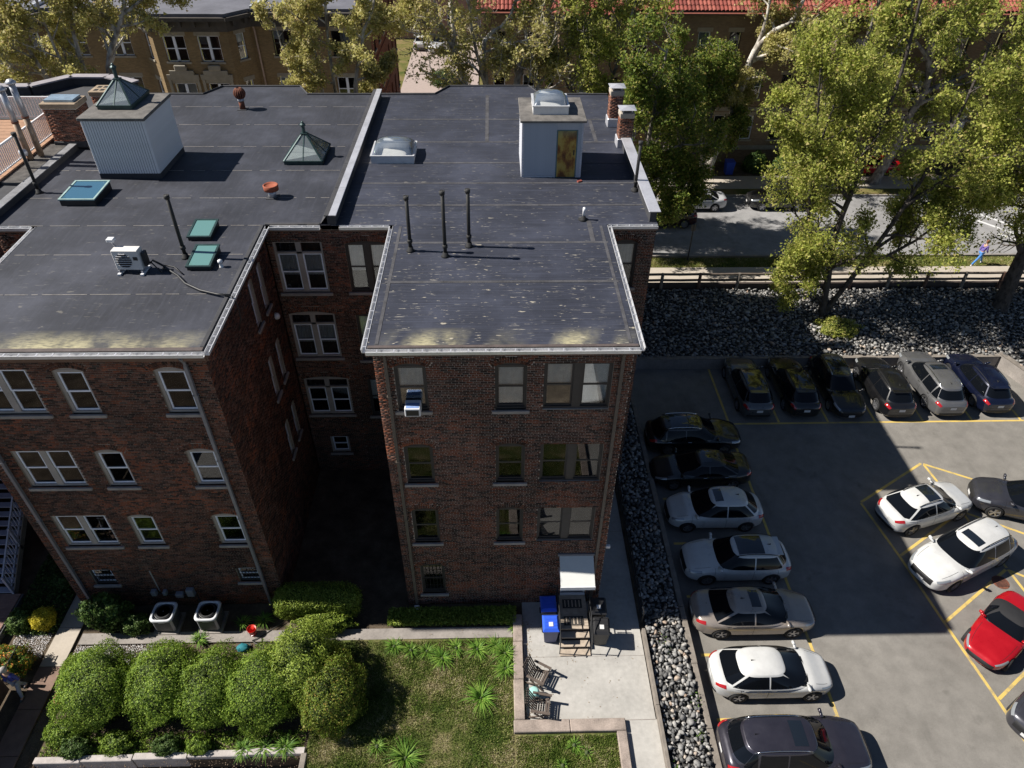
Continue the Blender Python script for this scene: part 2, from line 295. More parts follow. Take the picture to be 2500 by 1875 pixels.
# kerbs and walls of the lot
kb=thing('timber_kerb','weathered timber kerb along the left edge of the parking lot','kerb',(7.47,20,0),world=True)
y=4.
while y<31.5:
    L=2.42; MB().bbox(7.27+random.uniform(-.01,.01),7.49+random.uniform(-.01,.01),y,min(y+L-.012,31.85),-.5,.03+random.uniform(-.008,.008),.015).obj('timber',WOODG,kb); y+=L
rw=thing('retaining_wall','low dark concrete retaining wall behind the back row of cars','wall',(18,31.8,0),world=True)
MB().box(7.3,29.1,31.9,32.1,-.5,.26).obj('wall_body',CONCD,rw); x=7.3
while x<29: MB().bbox(x,min(x+2.1,29.15)-.01,31.86,32.14,.26,.32,.01).obj('coping',WOODG,rw); x+=2.1
rw2=thing('side_retaining_wall','dark concrete wall at the right end of the back row of cars','wall',(28.8,28,0),world=True)
w=MB(); w.add([(29.1,32.1,-.5),(31.4,24.9,-.5),(31.6,24.9,-.5),(29.3,32.1,-.5),(29.1,32.1,.4),(31.4,24.9,.4),(31.6,24.9,.4),(29.3,32.1,.4)],[(3,2,1,0),(4,5,6,7),(0,1,5,4),(1,2,6,5),(2,3,7,6),(3,0,4,7)]); w.obj('wall_body',CONCD,rw2); MB().beam((29.2,32.1,.435),(31.5,24.9,.435),.28,.06).obj('coping',WOODG,rw2)
# riprap bank and strip
bank=MB().grid(lambda u,v:(6.15+u*60,32.05+v*6.1,.2+v*.83+.06*sin(u*60)*sin(v*9)),80,12).obj('riprap_bank',BANK); bank['kind']='structure'
strip=sheet('riprap_strip',5.74,7.28,-5,32,-.02,BANK)
rb=MB().grid(lambda u,v:(31.5+v*-2.3+u*9,24.9+v*7.3,.3+.6*u),10,10).obj('riprap_mound',BANK); rb['kind']='structure'
def ico(sub):
    bm=bmesh.new(); bmesh.ops.create_icosphere(bm,subdivisions=sub,radius=1); V=np.array([v.co[:] for v in bm.verts]); F=np.array([[v.index for v in f.verts] for f in bm.faces]); bm.free(); return V,F
def rock(n):
    """an angular broken stone: hull of a few points"""
    bm=bmesh.new()
    for _ in range(n):
        d=RN.normal(size=3); d/=np.linalg.norm(d); bm.verts.new(d*RN.uniform(.85,1.1)*np.array((1.2,.9,.7)))
    r=bmesh.ops.convex_hull(bm,input=bm.verts); bmesh.ops.delete(bm,geom=list(set(r['geom_interior']+r['geom_unused'])),context='VERTS'); bmesh.ops.recalc_face_normals(bm,faces=bm.faces); bm.verts.ensure_lookup_table(); bm.verts.index_update()
    V=np.array([v.co[:] for v in bm.verts]); F=np.array([[v.index for v in f.verts] for f in bm.faces]); bm.free(); return V,F
def stonemat(name,single):
    t=NT(name,rough=.85,spec=.3); r=t.objrnd() if single else t.island()
    c=t.ramp(r,[(0,(.08,.08,.08)),(.4,(.175,.173,.17)),(.72,(.28,.275,.265)),(.9,(.4,.385,.365)),(.97,(.4,.34,.28)),(1,(.33,.24,.18))]); c=t.mix(.5,c,t.ramp(t.noise(14,None,4),[(.3,.5),(.7,1.4)]),'MULTIPLY'); t.i('Base Color',c); t.bump(t.noise(25,None,4),.5,.02); return t.m
STN=stonemat('riprap_stone',False); STN1=stonemat('riprap_stone_single',True)
PR2=[rock(int(RN.integers(10,17))) for _ in range(22)]; PR1=[rock(int(RN.integers(8,12))) for _ in range(18)]; F1=F2=None
def rotz(n):
    a=RN.uniform(0,2*pi,n); b=RN.uniform(-.95,.95,n); ca,sa,cb,sb=np.cos(a),np.sin(a),np.cos(b),np.sin(b); R=np.zeros((n,3,3))
    R[:,0,0]=ca;R[:,0,1]=-sa*cb;R[:,0,2]=sa*sb;R[:,1,0]=sa;R[:,1,1]=ca*cb;R[:,1,2]=-ca*sb;R[:,2,1]=sb;R[:,2,2]=cb; return R
def scatter(C,rad,PR,F,name,m,parent):
    k=RN.integers(0,len(PR),len(C)); VV=[];FF=[];b=0
    for j,(V,F) in enumerate(PR):
        i=np.where(k==j)[0]
        if not len(i): continue
        W=np.einsum('nij,nvj->nvi',rotz(len(i)),V[None]*rad[i][:,None,None])+C[i][:,None,:]; VV.append(W.reshape(-1,3)); FF.append((F[None]+np.arange(len(i))[:,None,None]*len(V)).reshape(-1,3)+b); b+=W.shape[0]*W.shape[1]
    o=ob(name,raw(name,np.concatenate(VV),np.concatenate(FF),m),parent); o['kind']='stuff'; return o
def jgrid(x0,x1,y0,y1,s):
    X,Y=np.meshgrid(np.arange(x0,x1,s),np.arange(y0,y1,s)); X=X.ravel()+RN.uniform(-.45,.45,X.size)*s; Y=Y.ravel()+RN.uniform(-.45,.45,Y.size)*s; return X,Y
X,Y=jgrid(5.84,7.22,6.5,32,.14); rad=RN.uniform(.055,.125,X.size); big=RN.random(X.size)<.1; rad[big]*=1.3
C=np.stack([X,Y,.02+rad*.35+RN.uniform(0,.12,X.size)],1); o_=np.argsort(C[:,1]); vis=o_[C[o_,1]>9.0]; near=vis[:300]; rest=np.setdiff1d(np.arange(len(C)),near)
PM=[raw('stone',*p,STN1) for p in PR2]
for i in near:
    o=ob('stone',PM[i%len(PM)],strip); o.location=C[i]; o.rotation_euler=(random.uniform(-.9,.9),random.uniform(-.9,.9),random.uniform(0,6.3)); o.scale=(rad[i],)*3
scatter(C[rest],rad[rest],PR2,F2,'stones',STN,strip)
X,Y=jgrid(6.2,44,32.15,38.0,.165); keep=(X>6.3)|(Y>38); X,Y=X[keep],Y[keep]; rad=RN.uniform(.06,.135,X.size); big=RN.random(X.size)<.1; rad[big]*=1.4
C=np.stack([X,Y,.22+(Y-32.05)/6.1*.83+rad*.4+RN.uniform(-.02,.1,X.size)+.06*np.sin(X-6.15)*np.sin((Y-31.9)/6.25*9)],1); o_=np.argsort(C[:,1]+(RN.random(X.size)<.0)*0); sel=o_[(C[o_,0]<30)][:300]
P1M=[raw('stone',*p,STN1) for p in PR1]
for i in sel:
    o=ob('stone',P1M[i%len(P1M)],bank); o.location=C[i]; o.rotation_euler=(random.uniform(-.9,.9),random.uniform(-.9,.9),random.uniform(0,6.3)); o.scale=(rad[i],)*3
rest=np.setdiff1d(np.arange(len(C)),sel); scatter(C[rest],rad[rest],PR1,F1,'stones',STN,bank)
X,Y=jgrid(0,1,0,1,.045); rad=RN.uniform(.1,.2,X.size); C=np.stack([31.6-Y*2.3+X*7,24.9+Y*7.2,.35+.6*X+rad*.4],1); scatter(C,rad,PR1,F1,'stones',STN,rb)
# street, pavements, verges
road=sheet('street',-300,300,42.35,51.6,.97,ROAD,h=.04)
def crossline(x0,y0,x1,y1,w=.25):
    d=Vector((x1-x0,y1-y0,0)); L=d.length; MB().box(-L/2,L/2,-w/2,w/2,.002,.007).obj('painted_line',WHITEL,road,loc=((x0+x1)/2,(y0+y1)/2,.97),rot=(0,0,atan2(d.y,d.x)))
crossline(34.2,49.6,38.4,44.2); crossline(35.4,50,39.8,44.3); crossline(36.2,45.4,38.6,43)
pv=sheet('near_pavement',6.2,60,38.35,40.85,1.0,CONCP,h=.1); fp=sheet('far_pavement',-60,80,52.9,55.3,1.06,CONCP,h=.13); sheet('far_verge',-60,80,51.75,52.9,1.04,FIELD,h=.1)
for nm,y0,y1 in (('near_kerb',42.22,42.36),('far_kerb',51.6,51.76)): sheet(nm,-60,80,y0,y1,1.09,CONCD,h=.15)
sheet('front_yard',-60,80,55.3,58.2,1.02,SOIL,h=.1); sheet('alley_pavement',-9.6,-1.5,55.2,96,1.05,mat('pink_pavement',(.36,.29,.26),.9,var=.12),h=.1)
# garden: paths, patio, lawn
sheet('side_walkway',4.12,5.55,16.4,30,.0,CONC,h=.05); sheet('patio',1.0,5.55,11.62,16.4,.004,CONC,h=.05); sheet('lower_walkway',4.44,5.62,-5,11.62,0,CONC,h=.05)
for nm,a in (('joint_line',(1.02,5.53,14.02,14.04)),('joint_line',(4.46,5.53,11.6,11.63)),('joint_line',(4.14,5.53,19.9,19.92)),('joint_line',(4.14,5.53,23.4,23.42))):
    o=MB().box(*a,.001,.0065).obj(nm,CONCD); o['kind']='structure'
lowwall=thing('patio_edge_wall','low pinkish stone wall between the lawn and the concrete patio','wall',(1,11.5,0),world=True); PINK=mat('pink_stone',(.31,.255,.22),.92,var=.45,scale=2.2,bump=.5)
for a in ((.62,.98,14.6,15.75),(.6,.97,13.1,14.59),(.58,.96,11.62,13.09),(.55,2.5,11.18,11.61),(2.51,4.44,11.18,11.61),(4.1,4.44,9.2,11.17),(4.1,4.44,6,9.19)): MB().bbox(*a,0,.2,.025).obj('stone_block',PINK,lowwall)
path=sheet('garden_path',-15.9,.6,14.86,15.32,.03,CONCD,h=.06)
wk=thing('left_walkway','tan concrete slab walkway running beside the left brick wing','walkway',(-16.45,13,0),world=True); wk['kind']='structure'; y=6.
while y<27: MB().box(-16.92,-16.07,y,y+1.58,-.02,.03).obj('slab',CONCP if y>12.5 else mat('brown_paver',(.2,.13,.1),.9,var=.25,scale=3),wk); y+=1.6
lw=MB().grid(lambda u,v:(-6.5+u*7.1,5+v*9.85,.02+.03*sin(u*7)*sin(v*8)),40,50).obj('lawn',LAWN); lw['kind']='structure'
lw2=MB().grid(lambda u,v:(.58+u*3.55,5+v*6.2,.03),20,30).obj('lawn_strip',LAWN); lw2['kind']='structure'
def grass(name,x0,x1,y0,y1,n,m,h=(.03,.11),z=.03,parent=None,cut=None):
    X=RN.uniform(x0,x1,n); Y=RN.uniform(y0,y1,n)
    if cut is not None: k=cut(X,Y); X,Y=X[k],Y[k]
    n=len(X); a=RN.uniform(0,2*pi,n); H=RN.uniform(*h,n); w=RN.uniform(.006,.014,n); l=RN.uniform(-.05,.05,(n,2))
    V=np.zeros((n,3,3)); V[:,0]=np.stack([X-np.cos(a)*w,Y-np.sin(a)*w,np.full(n,z)],1); V[:,1]=np.stack([X+np.cos(a)*w,Y+np.sin(a)*w,np.full(n,z)],1); V[:,2]=np.stack([X+l[:,0],Y+l[:,1],z+H],1)
    o=ob(name,raw(name,V.reshape(-1,3),np.arange(n*3).reshape(-1,3),m),parent); return o
def lawnmat():
    t=NT('lawn_blades',rough=.7,spec=.2); f=t.math('ADD',t.math('MULTIPLY',t.noise(.75,None,4,.6),.55),t.math('MULTIPLY',t.noise(2.6,None,5,.65),.45)); c=t.ramp(t.math('ADD',f,t.math('MULTIPLY',t.math('SUBTRACT',t.island(),.5),.2)),[(.38,(.07,.12,.018)),(.49,(.17,.23,.04)),(.55,(.32,.31,.12)),(.65,(.5,.44,.28))]); t.i('Base Color',c); return t.m
LB=lawnmat(); tag(grass('grass',-6.45,.5,8.6,14.75,90000,LB),'short patchy green and straw coloured lawn beside the patio','grass',kind='stuff'); tag(grass('patio_grass',.6,4.08,8.6,11.1,36000,LB,z=.035),'short patchy grass in front of the low patio wall','grass',kind='stuff')
tag(grass('verge_grass',8,44,40.95,42.2,30000,LB,h=(.05,.14),z=.93),'thin grass on the strip between pavement and street','grass',kind='stuff')
# pale gravel and mulch chips beside the path
X,Y=jgrid(-15.9,-12.6,14.0,14.82,.045); keep=RN.random(X.size)<np.clip((X+12.2)*-.5,.1,1); X,Y=X[keep],Y[keep]; r=RN.uniform(.014,.03,X.size)
gm=mat('white_gravel_stone',(.62,.6,.6),.9,var=.3,scale=9); tag(scatter(np.stack([X,Y,np.full(X.size,-.02)],1),r,PR1,F1,'white_gravel',gm,None),'white gravel spread between the path and the clipped bushes','gravel',kind='stuff')
X,Y=jgrid(-18.4,-17.05,14.4,15.4,.05); r=RN.uniform(.014,.03,X.size); tag(scatter(np.stack([X,Y,np.full(X.size,-.02)],1),r,PR1,F1,'bed_gravel',gm,None),'white gravel around the golden shrub left of the walkway','gravel',kind='stuff')
X,Y=jgrid(-16,-6.5,9.2,14.8,.085); keep=RN.random(X.size)<.5; X,Y=X[keep],Y[keep]; r=RN.uniform(.012,.028,X.size); tag(scatter(np.stack([X,Y,np.full(X.size,-.05)],1),r,PR1,F1,'mulch_chips',mat('mulch_chip',(.17,.12,.08),.95,var=.5,scale=7),None),'brown mulch chips under the clipped bushes','mulch',kind='stuff')
# wooden rail fence above the bank
wf=thing('rail_fence','brown two rail wooden fence on a timber beam above the stone bank','fence',(20,38.1,1),world=True); k=0; x=8.05
MB().bbox(6.3,46,38.16,38.34,.75,1.42,.02).obj('beam',WOODD,wf)
while x<45:
    MB().tube([(x,38.08,.7),(x+random.uniform(-.03,.03),38.09,2.2)],[.11,.1],8).obj('post',WOODG if k%2 else mat('red_brown_timber',(.15,.085,.06),.9,var=.35,scale=3),wf)
    for z in (1.72,2.14): MB().tube([(x,38.1,z),(x+1.2,38.1,z-.02),(x+2.42,38.1,z)],.08,7).obj('rail',mat('brown_rail',(.12,.095,.075),.9,var=.35,scale=3),wf)
    x+=2.4; k+=1
# fence along the right side of the walkway
ef=thing('patio_edging','grey timber edging boards between the patio and the stone strip','edging',(5.65,10,0),world=True); y=3.
while y<15: MB().bbox(5.58,5.71,y,min(y+3.0,15.3)-.01,0,.3,.01).obj('board',WOODG,ef); y+=3.
mf=thing('walkway_railing','low black metal railing beside the narrow side walkway','railing',(5.65,20,0),world=True); y=15.35
while y<27.5:
    MB().tube([(5.65,y,0),(5.65,y,.85)],.025,6).obj('post',BLACKM,mf)
    for z in (.15,.45,.82): MB().tube([(5.65,y,z),(5.65,y+1.52,z)],.02,5).obj('rail',BLACKM,mf)
    y+=1.52
# timber bed wall at the bottom left
tw=thing('timber_bed_wall','grey timber retaining wall at the front of the shrub bed','wall',(-11,10.7,0),world=True); xs=[-15.45,-13.9,-12.2,-10.4,-8.4,-6.5]
for a,b in zip(xs,xs[1:]): MB().bbox(a,b-.015,10.5+(a+15.5)*.022,10.72+(a+15.5)*.022,-.5,.12,.02).obj('timber',mat('bleached_timber',(.42,.38,.36),.9,var=.3,scale=3,bump=.3),tw)
MB().bbox(-6.62,-6.42,8.6,10.68,-.45,.13,.02).obj('timber',WOODG,tw)
# ------------------------------------------------------------------ brick buildings
def frame(O,U,N):
    O,U,N=Vector(O),Vector(U),Vector(N); return lambda u,d,z: tuple(O+U*u-N*d+Vector((0,0,z)))
BH,BL=.0677,.213
def boxes_np(B,P,d0,d1):
    """B: n x 4 (u0,u1,z0,z1) -> five-sided boxes"""
    B=np.asarray(B); n=len(B); o=np.array(P(0,0,0)); U=np.array(P(1,0,0))-o; D=np.array(P(0,1,0))-o; Z=np.array((0,0,1.))
    cs=[(0,2,0),(1,2,0),(1,3,0),(0,3,0),(0,2,1),(1,2,1),(1,3,1),(0,3,1)]; dd=np.where(np.ndim(d0)==0,d0,d0)*np.ones(n)
    V=np.stack([o+B[:,a,None]*U+B[:,b,None]*Z+((d1*np.ones(n)) if c else dd)[:,None]*D for a,b,c in cs],1)
    F=np.array([(0,1,2,3),(0,4,5,1),(1,5,6,2),(2,6,7,3),(3,7,4,0)]); return V.reshape(-1,3),(F[None]+np.arange(n)[:,None,None]*8).reshape(-1,4)
def wall(bld,P,u0,u1,z0,z1,ops,name='wall',bm=BRICK,b1=BRICK1,mor=MORTAR,indiv=0,rev=.12):
    """brick wall: mortar backing with openings, every brick a box; ops: (u0,u1,z0,z1,rise)"""
    us=sorted({u0,u1,*[v for o in ops for v in o[:2]]}); zs=sorted({z0,z1,*[v for o in ops for v in (o[2],o[3]+o[4])]})
    us=[u for u in us if u0<=u<=u1]; zs=[z for z in zs if z0<=z<=z1]; w=MB()
    for a,b in zip(us,us[1:]):
        for c,d in zip(zs,zs[1:]):
            m,n=(a+b)/2,(c+d)/2
            if not any(o[0]<m<o[1] and o[2]<n<o[3]+o[4] for o in ops): w.add([P(a,.007,c),P(b,.007,c),P(b,.007,d),P(a,.007,d)],[(0,1,2,3)])
    for o in ops:
        a,b,c,d=o[0],o[1],o[2],o[3]+o[4]
        if d>z1-.01: d=z1-.01
        w.add([P(a,.012,c),P(a,.3,c),P(a,.3,d),P(a,.012,d),P(b,.012,c),P(b,.3,c),P(b,.3,d),P(b,.012,d)],[(0,1,2,3),(5,4,7,6),(0,4,5,1),(3,2,6,7)])
    wo=w.obj(name,mor,bld)
    B=[];A=[]
    for k in range(int((z1-z0)/BH)):
        z=z0+k*BH; zc=z+BH/2; L=BL/2 if k%6==5 else BL; off=(-BL/2 if k%2 else 0) if L==BL else -.05
        cut=[]
        for o in ops:
            if o[2]-.0<zc<o[3]: cut.append((o[0],o[1]))
            elif o[3]<=zc and o[4]>0:
                w_=o[1]-o[0]; r=o[4]; R=(w_*w_/4+r*r)/(2*r); cz=o[3]+r-R; q=(R+.225)**2-(zc-cz)**2
                if q>0:
                    h=sqrt(q)
                    am=math.asin(min(1,(w_/2+.06)/R)); h=min(h,math.tan(am)*(zc-cz)); cut.append(((o[0]+o[1])/2-h,(o[0]+o[1])/2+h))
            elif o[3]<=zc<o[3]+o[4]: cut.append((o[0],o[1]))
        u=u0+off
        while u<u1:
            seg=[(max(u,u0),min(u+L-.0115,u1))]; u+=L
            for c0,c1 in cut:
                ns=[]
                for a,b in seg:
                    if b<=c0 or a>=c1: ns.append((a,b)); continue
                    if a<c0-.03: ns.append((a,c0))
                    if b>c1+.03: ns.append((c1,b))
                seg=ns
            for a,b in seg:
                if b-a>.03: B.append((a,b,z,z+BH-.0125))
    B=np.array(B); n=len(B); first=[]
    if indiv:
        full=np.where((B[:,1]-B[:,0]>BL-.02)|(B[:,1]-B[:,0]>.09))[0]; o_=full[np.argsort(-B[full,2],kind='stable')][:indiv]; ms={}
        o=np.array(P(0,0,0))
        for i in o_:
            a,b,c,d=B[i]; key=round(b-a,3)
            if key not in ms: V,F=boxes_np([(-(b-a)/2,(b-a)/2,-(d-c)/2,(d-c)/2)],P,0,.009); ms[key]=raw('brick',V-o,F,b1)
            q=ob('brick',ms[key],wo); q.location=P((a+b)/2,random.uniform(-.002,.002),(c+d)/2)
        B=np.delete(B,o_,0)
    V,F=boxes_np(B,P,RN.uniform(-.002,.003,len(B)),.009)
    # arch bricks
    for o in ops:
        if o[4]<=0: continue
        w_=o[1]-o[0]; r=o[4]; R=(w_*w_/4+r*r)/(2*r); cz=o[3]+r-R; uc=(o[0]+o[1])/2; am=math.asin(min(1,(w_/2+.06)/R))
        for r0,r1 in ((R,R+.105),(R+.114,R+.219)):
            nn=max(6,int(2*am*r0/.072)); da=2*am/nn
            for i in range(nn):
                a0=-am+i*da; a1=a0+da*.87; q=[(uc+sin(a)*rr,cz+cos(a)*rr) for a,rr in ((a0,r0),(a1,r0),(a1,r1),(a0,r1))]
                dj=random.uniform(-.006,.002); pts=[P(x,dj,z) for x,z in q]+[P(x,rev,z) for x,z in q]; nb=len(V); V=np.concatenate([V,np.array(pts)]); F=np.concatenate([F,np.array([(0,1,2,3),(0,4,5,1),(1,5,6,2),(2,6,7,3),(3,7,4,0)])+nb])
    q=ob('brick_courses',raw('brick_courses',V,F,bm),wo); q['kind']='stuff'; return wo
def window(bld,P,a,b,c,d,rise=0,cols=1,fm=TRIM,sm=VINYL,sill=True,curt=None,dark=False,trans=0,bars=False,cm=CURT,mull=.2):
    """double-hung window in an opening a..b, c..d: casing, one sash pair for each column, panes, sill, blind"""
    D=.1; w=MB(); fwd=.085 if fm is TRIM else .055
    w.box(a,a+fwd,D-.03,D+.07,c,d,T=P).box(b-fwd,b,D-.03,D+.07,c,d,T=P).box(a+fwd,b-fwd,D-.03,D+.07,d-fwd,d,T=P).box(a+fwd,b-fwd,D-.03,D+.07,c,c+.07,T=P)
    if rise: w.box(a,b,D-.02,D+.06,d,d+rise-.002,T=P)
    tz=d-fwd
    if trans: w.box(a+fwd,b-fwd,D-.03,D+.07,d-fwd-trans-.08,d-fwd-trans,T=P); tz=d-fwd-trans-.08
    W=(b-a-2*fwd-mull*(cols-1))/cols; bays=[(a+fwd+i*(W+mull),a+fwd+i*(W+mull)+W) for i in range(cols)]
    for (x0,x1),(x2,x3) in zip(bays,bays[1:]): w.box(x1,x2,D-.03,D+.07,c+.07,d-fwd,T=P)
    wo=w.obj('window',fm,bld)
    for x0,x1 in bays:
        z0,z1=c+.07,tz; zm=(z0+z1)/2; s=MB(); st=.058
        for (p,q,dd) in ((zm-.02,z1,D+.0),(z0,zm+.02,D+.03)):
            s.box(x0,x0+st,dd,dd+.03,p,q,T=P).box(x1-st,x1,dd,dd+.03,p,q,T=P).box(x0+st,x1-st,dd,dd+.03,p,p+st,T=P).box(x0+st,x1-st,dd,dd+.03,q-st,q,T=P)
        s.obj('sash',sm,wo)
        for (p,q,dd) in ((zm+.025,z1-st,D+.012),(z0+st,zm-.025,D+.042)): MB().box(x0+st,x1-st,dd,dd+.006,p,q,T=P).obj('pane',PANE,wo)
        if trans: MB().box(x0,x1,D+.01,D+.016,tz+.08,d-fwd,T=P).obj('pane',PANE,wo)
        if curt:
            k=random.choice(curt) if hasattr(curt,'__len__') else curt
            if k>0: MB().grid(lambda u,v:P(x0+u*(x1-x0),D+.085+.008*sin(u*40+x0*9),z1-v*k*(z1-z0)),24,2).obj('blind',cm,wo)
        if bars:
            g=MB()
            for i in range(1,6): g.box(x0+(x1-x0)*i/6-.008,x0+(x1-x0)*i/6+.008,D-.06,D-.045,z0,z1,T=P)
            for i in range(1,4): g.box(x0,x1,D-.045,D-.03,z0+(z1-z0)*i/4-.008,z0+(z1-z0)*i/4+.008,T=P)
            g.obj('security_bars',BLACKM,wo)
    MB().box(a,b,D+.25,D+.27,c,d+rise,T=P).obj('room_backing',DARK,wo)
    if sill: MB().bbox(a-.1,b+.1,-.07,.1,c-.12,c,.012,T=P).obj('sill',STONE,wo)
    return wo
Lb=thing('left_brick_building','dark red brick apartment wing with white framed windows at the left','building',(-12,27,0),world=True)
Rb=thing('right_brick_building','red brick apartment wing with dark framed windows in the middle','building',(0,27,0),world=True)
RH=12.9
# right wing front
PF=frame((0,16.4,0),(1,0,0),(0,-1,0)); ops=[]
COLS=[(-2.97,-2.03,.13,1),(0,.96,.13,1),(1.46,3.51,0,2)]; ROWS=[(10.36,12.08),(7.08,8.8),(3.9,5.68)]
for (a,b,r,n) in COLS:
    for c,d in ROWS: ops.append((a,b,c,d+(.1 if r==0 else 0),r))
ops.append((-2.9,-1.98,.72,2.5,.13)); DOOR=(2.5,3.48,.62,2.6,0); ops.append(DOOR)
wall(Rb,PF,-3.52,4.06,0,12.72,ops,'front_wall',indiv=290)
cz=0
for (a,b,r,n) in COLS:
    for i,(c,d) in enumerate(ROWS):
        window(Rb,PF,a,b,c,d+(.1 if r==0 else 0),r,n,TRIMD,TRIMD,r>0,curt=[(.95,.5,.98),(.52,.95),(.48,.42)][i],cm=[CURT,CURTG,CURTG][i] if n==1 else CURT,mull=.26)
window(Rb,PF,-2.9,-1.98,.72,2.5,.13,1,TRIMD,TRIMD,True,bars=True)
# left wing front and side
PL=frame((0,16.55,0),(1,0,0),(0,-1,0)); ops=[]; LC=[(-15.56,-13.67,.0,2),(-12.96,-12.04,.13,1),(-10.03,-9.06,.13,1)]; LR=[(10.22,11.9),(6.94,8.56),(3.77,5.36)]
for a,b,r,n in LC:
    for c,d in LR: ops.append((a,b,c,d+(.1 if r==0 else 0),r))
BAS=[(-15.4,-14.56,1.42,2.3,.08),(-9.9,-9.06,1.46,2.3,.08)]; ops+=BAS
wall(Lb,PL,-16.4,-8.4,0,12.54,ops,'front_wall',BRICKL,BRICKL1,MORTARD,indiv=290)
for a,b,r,n in LC:
    for c,d in LR: window(Lb,PL,a,b,c,d+(.1 if r==0 else 0),r,n,TRIM,VINYL,True,curt=(.5,.97,.45,.55,.97),cm=CURT)  # half and full blinds also stand in for pale reflections on the panes
for q in BAS: window(Lb,PL,*q[:4],q[4],1,TRIMD,VINYL,True,bars=True)
PS=frame((-8.4,0,0),(0,1,0),(1,0,0)); ops=[]; 
for y0 in (20.98,22.12):
    for c,d in LR: ops.append((y0,y0+.52,c-.02,d+.1,.1))
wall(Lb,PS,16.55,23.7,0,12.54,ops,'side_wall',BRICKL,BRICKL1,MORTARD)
for o in ops: window(Lb,PS,*o[:4],o[4],1,TRIM,VINYL,True)
# courtyard back wall, left and right halves, and the stubs at both ends
PB=frame((0,23.8,0),(1,0,0),(0,-1,0)); ops=[(-8.2,-6.38,9.98,12.2,0),(-8.2,-6.38,6.8,8.98,.12),(-8.2,-6.3,3.6,5.65,.12),(-7.6,-6.75,1.2,2.25,0)]
wall(Lb,PB,-8.4,-5.98,0,12.72,ops,'court_wall',BRICKL,BRICKL1,MORTARD)
for o in ops[:3]: window(Lb,PB,*o[:4],o[4],2,TRIM,VINYL,True,trans=.38,curt=(.55,.6),cm=BLIND)
window(Lb,PB,*ops[3],1,TRIM,VINYL,True)
ops=[(-5.55,-3.95,10.0,12.1,.1),(-5.55,-3.95,6.65,8.9,.1),(-5.5,-3.95,3.5,5.6,.1)]
wall(Rb,PB,-5.98,-3.52,0,12.72,ops,'court_wall',BRICKL,BRICKL1,MORTARD)
for o in ops: window(Rb,PB,*o[:4],o[4],2,TRIMD,TRIMD,True,curt=(.6,.5),cm=CURT)
ops=[(4.5,5.4,10.15,12.1,.13),(4.5,5.4,6.9,8.8,.13),(4.5,5.4,3.7,5.6,.13)]
wall(Rb,PB,4.06,6.02,0,12.72,ops,'rear_stub_wall')
for o in ops: window(Rb,PB,*o[:4],o[4],1,TRIMD,TRIMD,True,curt=(.5,),cm=CURT)
ops=[(-17.75,-16.85,10.2,12.1,.13)]; wall(Lb,PB,-18.1,-16.4,0,12.72,ops,'rear_stub_wall',BRICKL,BRICKL1,MORTARD); window(Lb,PB,*ops[0][:4],.13,1,TRIM,VINYL,True)
def plain(bld,name,pts,z0,z1,m=BRICKFAR):
    w=MB()
    for (x0,y0),(x1,y1) in zip(pts,pts[1:]): w.add([(x0,y0,z0),(x1,y1,z0),(x1,y1,z1),(x0,y0,z1)],[(0,1,2,3)])
    return w.obj(name,m,bld)
plain(Rb,'wing_side_wall',[(-3.52,23.8),(-3.52,16.4)],0,12.72); plain(Rb,'wing_side_wall',[(4.06,16.4),(4.06,23.8)],0,12.72)
plain(Rb,'street_wall',[(6.02,23.8),(6.02,38.2),(2.4,38.2),(1.9,39.6),(-2.3,39.6),(-3,38.2),(-5.98,38.2)],0,12.72)
plain(Lb,'street_wall',[(-5.98,38.2),(-9.7,38.2),(-10.3,39.5),(-14.3,39.5),(-14.9,38.2),(-18.1,38.2),(-18.1,23.8)],0,12.72); plain(Lb,'wing_side_wall',[(-16.4,23.8),(-16.4,16.55)],0,12.54)
# roofs: slab, then the membrane sheets lapped one over the next, seams taped
def roof(bld,name,poly,m,seams,zo=None):
    T=(lambda x,y,z:(x,y,z+zo(y)-RH)) if zo else None; ys=seams
    P=[Vector((x,y,0)) for x,y in poly]
    def clip(pl,a,b):
        for sgn,lim in ((1,a),(-1,b)):
            out=[]
            for i,p in enumerate(pl):
                q=pl[(i+1)%len(pl)]; dp,dq=sgn*(p[1]-lim),sgn*(q[1]-lim)
                if dp>=0: out.append(p)
                if (dp>0>dq) or (dp<0<dq): t=dp/(dp-dq); out.append((p[0]+(q[0]-p[0])*t,p[1]+(q[1]-p[1])*t))
            pl=out
            if len(pl)<3: return []
        return pl
    g=MB()
    for a,b in ((0,23.72),(23.72,60)): g.prism(clip(poly,a,b),12.72,RH-.03,T)
    r=g.obj(name,TRIMD,bld)
    for k,(a,b) in enumerate(zip(ys,ys[1:])):
        pl=clip(poly,a,b+(.06 if abs(b-23.72)>.01 else 0))
        if pl: MB().prism(pl,RH-.028-.0008*k,RH-.006+.0035*(k%2),T).obj('membrane_sheet',m,r)
    return r
RPOLY=[(-3.62,16.2),(4.14,16.2),(4.14,23.72),(6.02,23.72),(6.02,38.3),(2.46,38.35),(1.95,39.7),(-2.3,39.65),(-3,38.35),(-5.9,38.3),(-5.9,23.72),(-3.62,23.72)]
LPOLY=[(-16.4,16.38),(-8.28,16.38),(-8.28,23.72),(-5.92,23.72),(-5.92,38.3),(-9.6,38.3),(-10.23,39.58),(-14.3,39.58),(-14.95,38.3),(-18.08,38.3),(-18.08,23.72),(-16.4,23.72)]
SR=[16.2,19.75,22.35,25.3,27.3,29.35,31.7,34.6,39.8]; SL=[16.38,19.3,21.7,23.72,26.0,28.6,31.2,33.9,36.4,39.7]
rR=roof(Rb,'roof',RPOLY,ROOFR,SR); rL=roof(Lb,'roof',LPOLY,ROOFL,SL,zl)
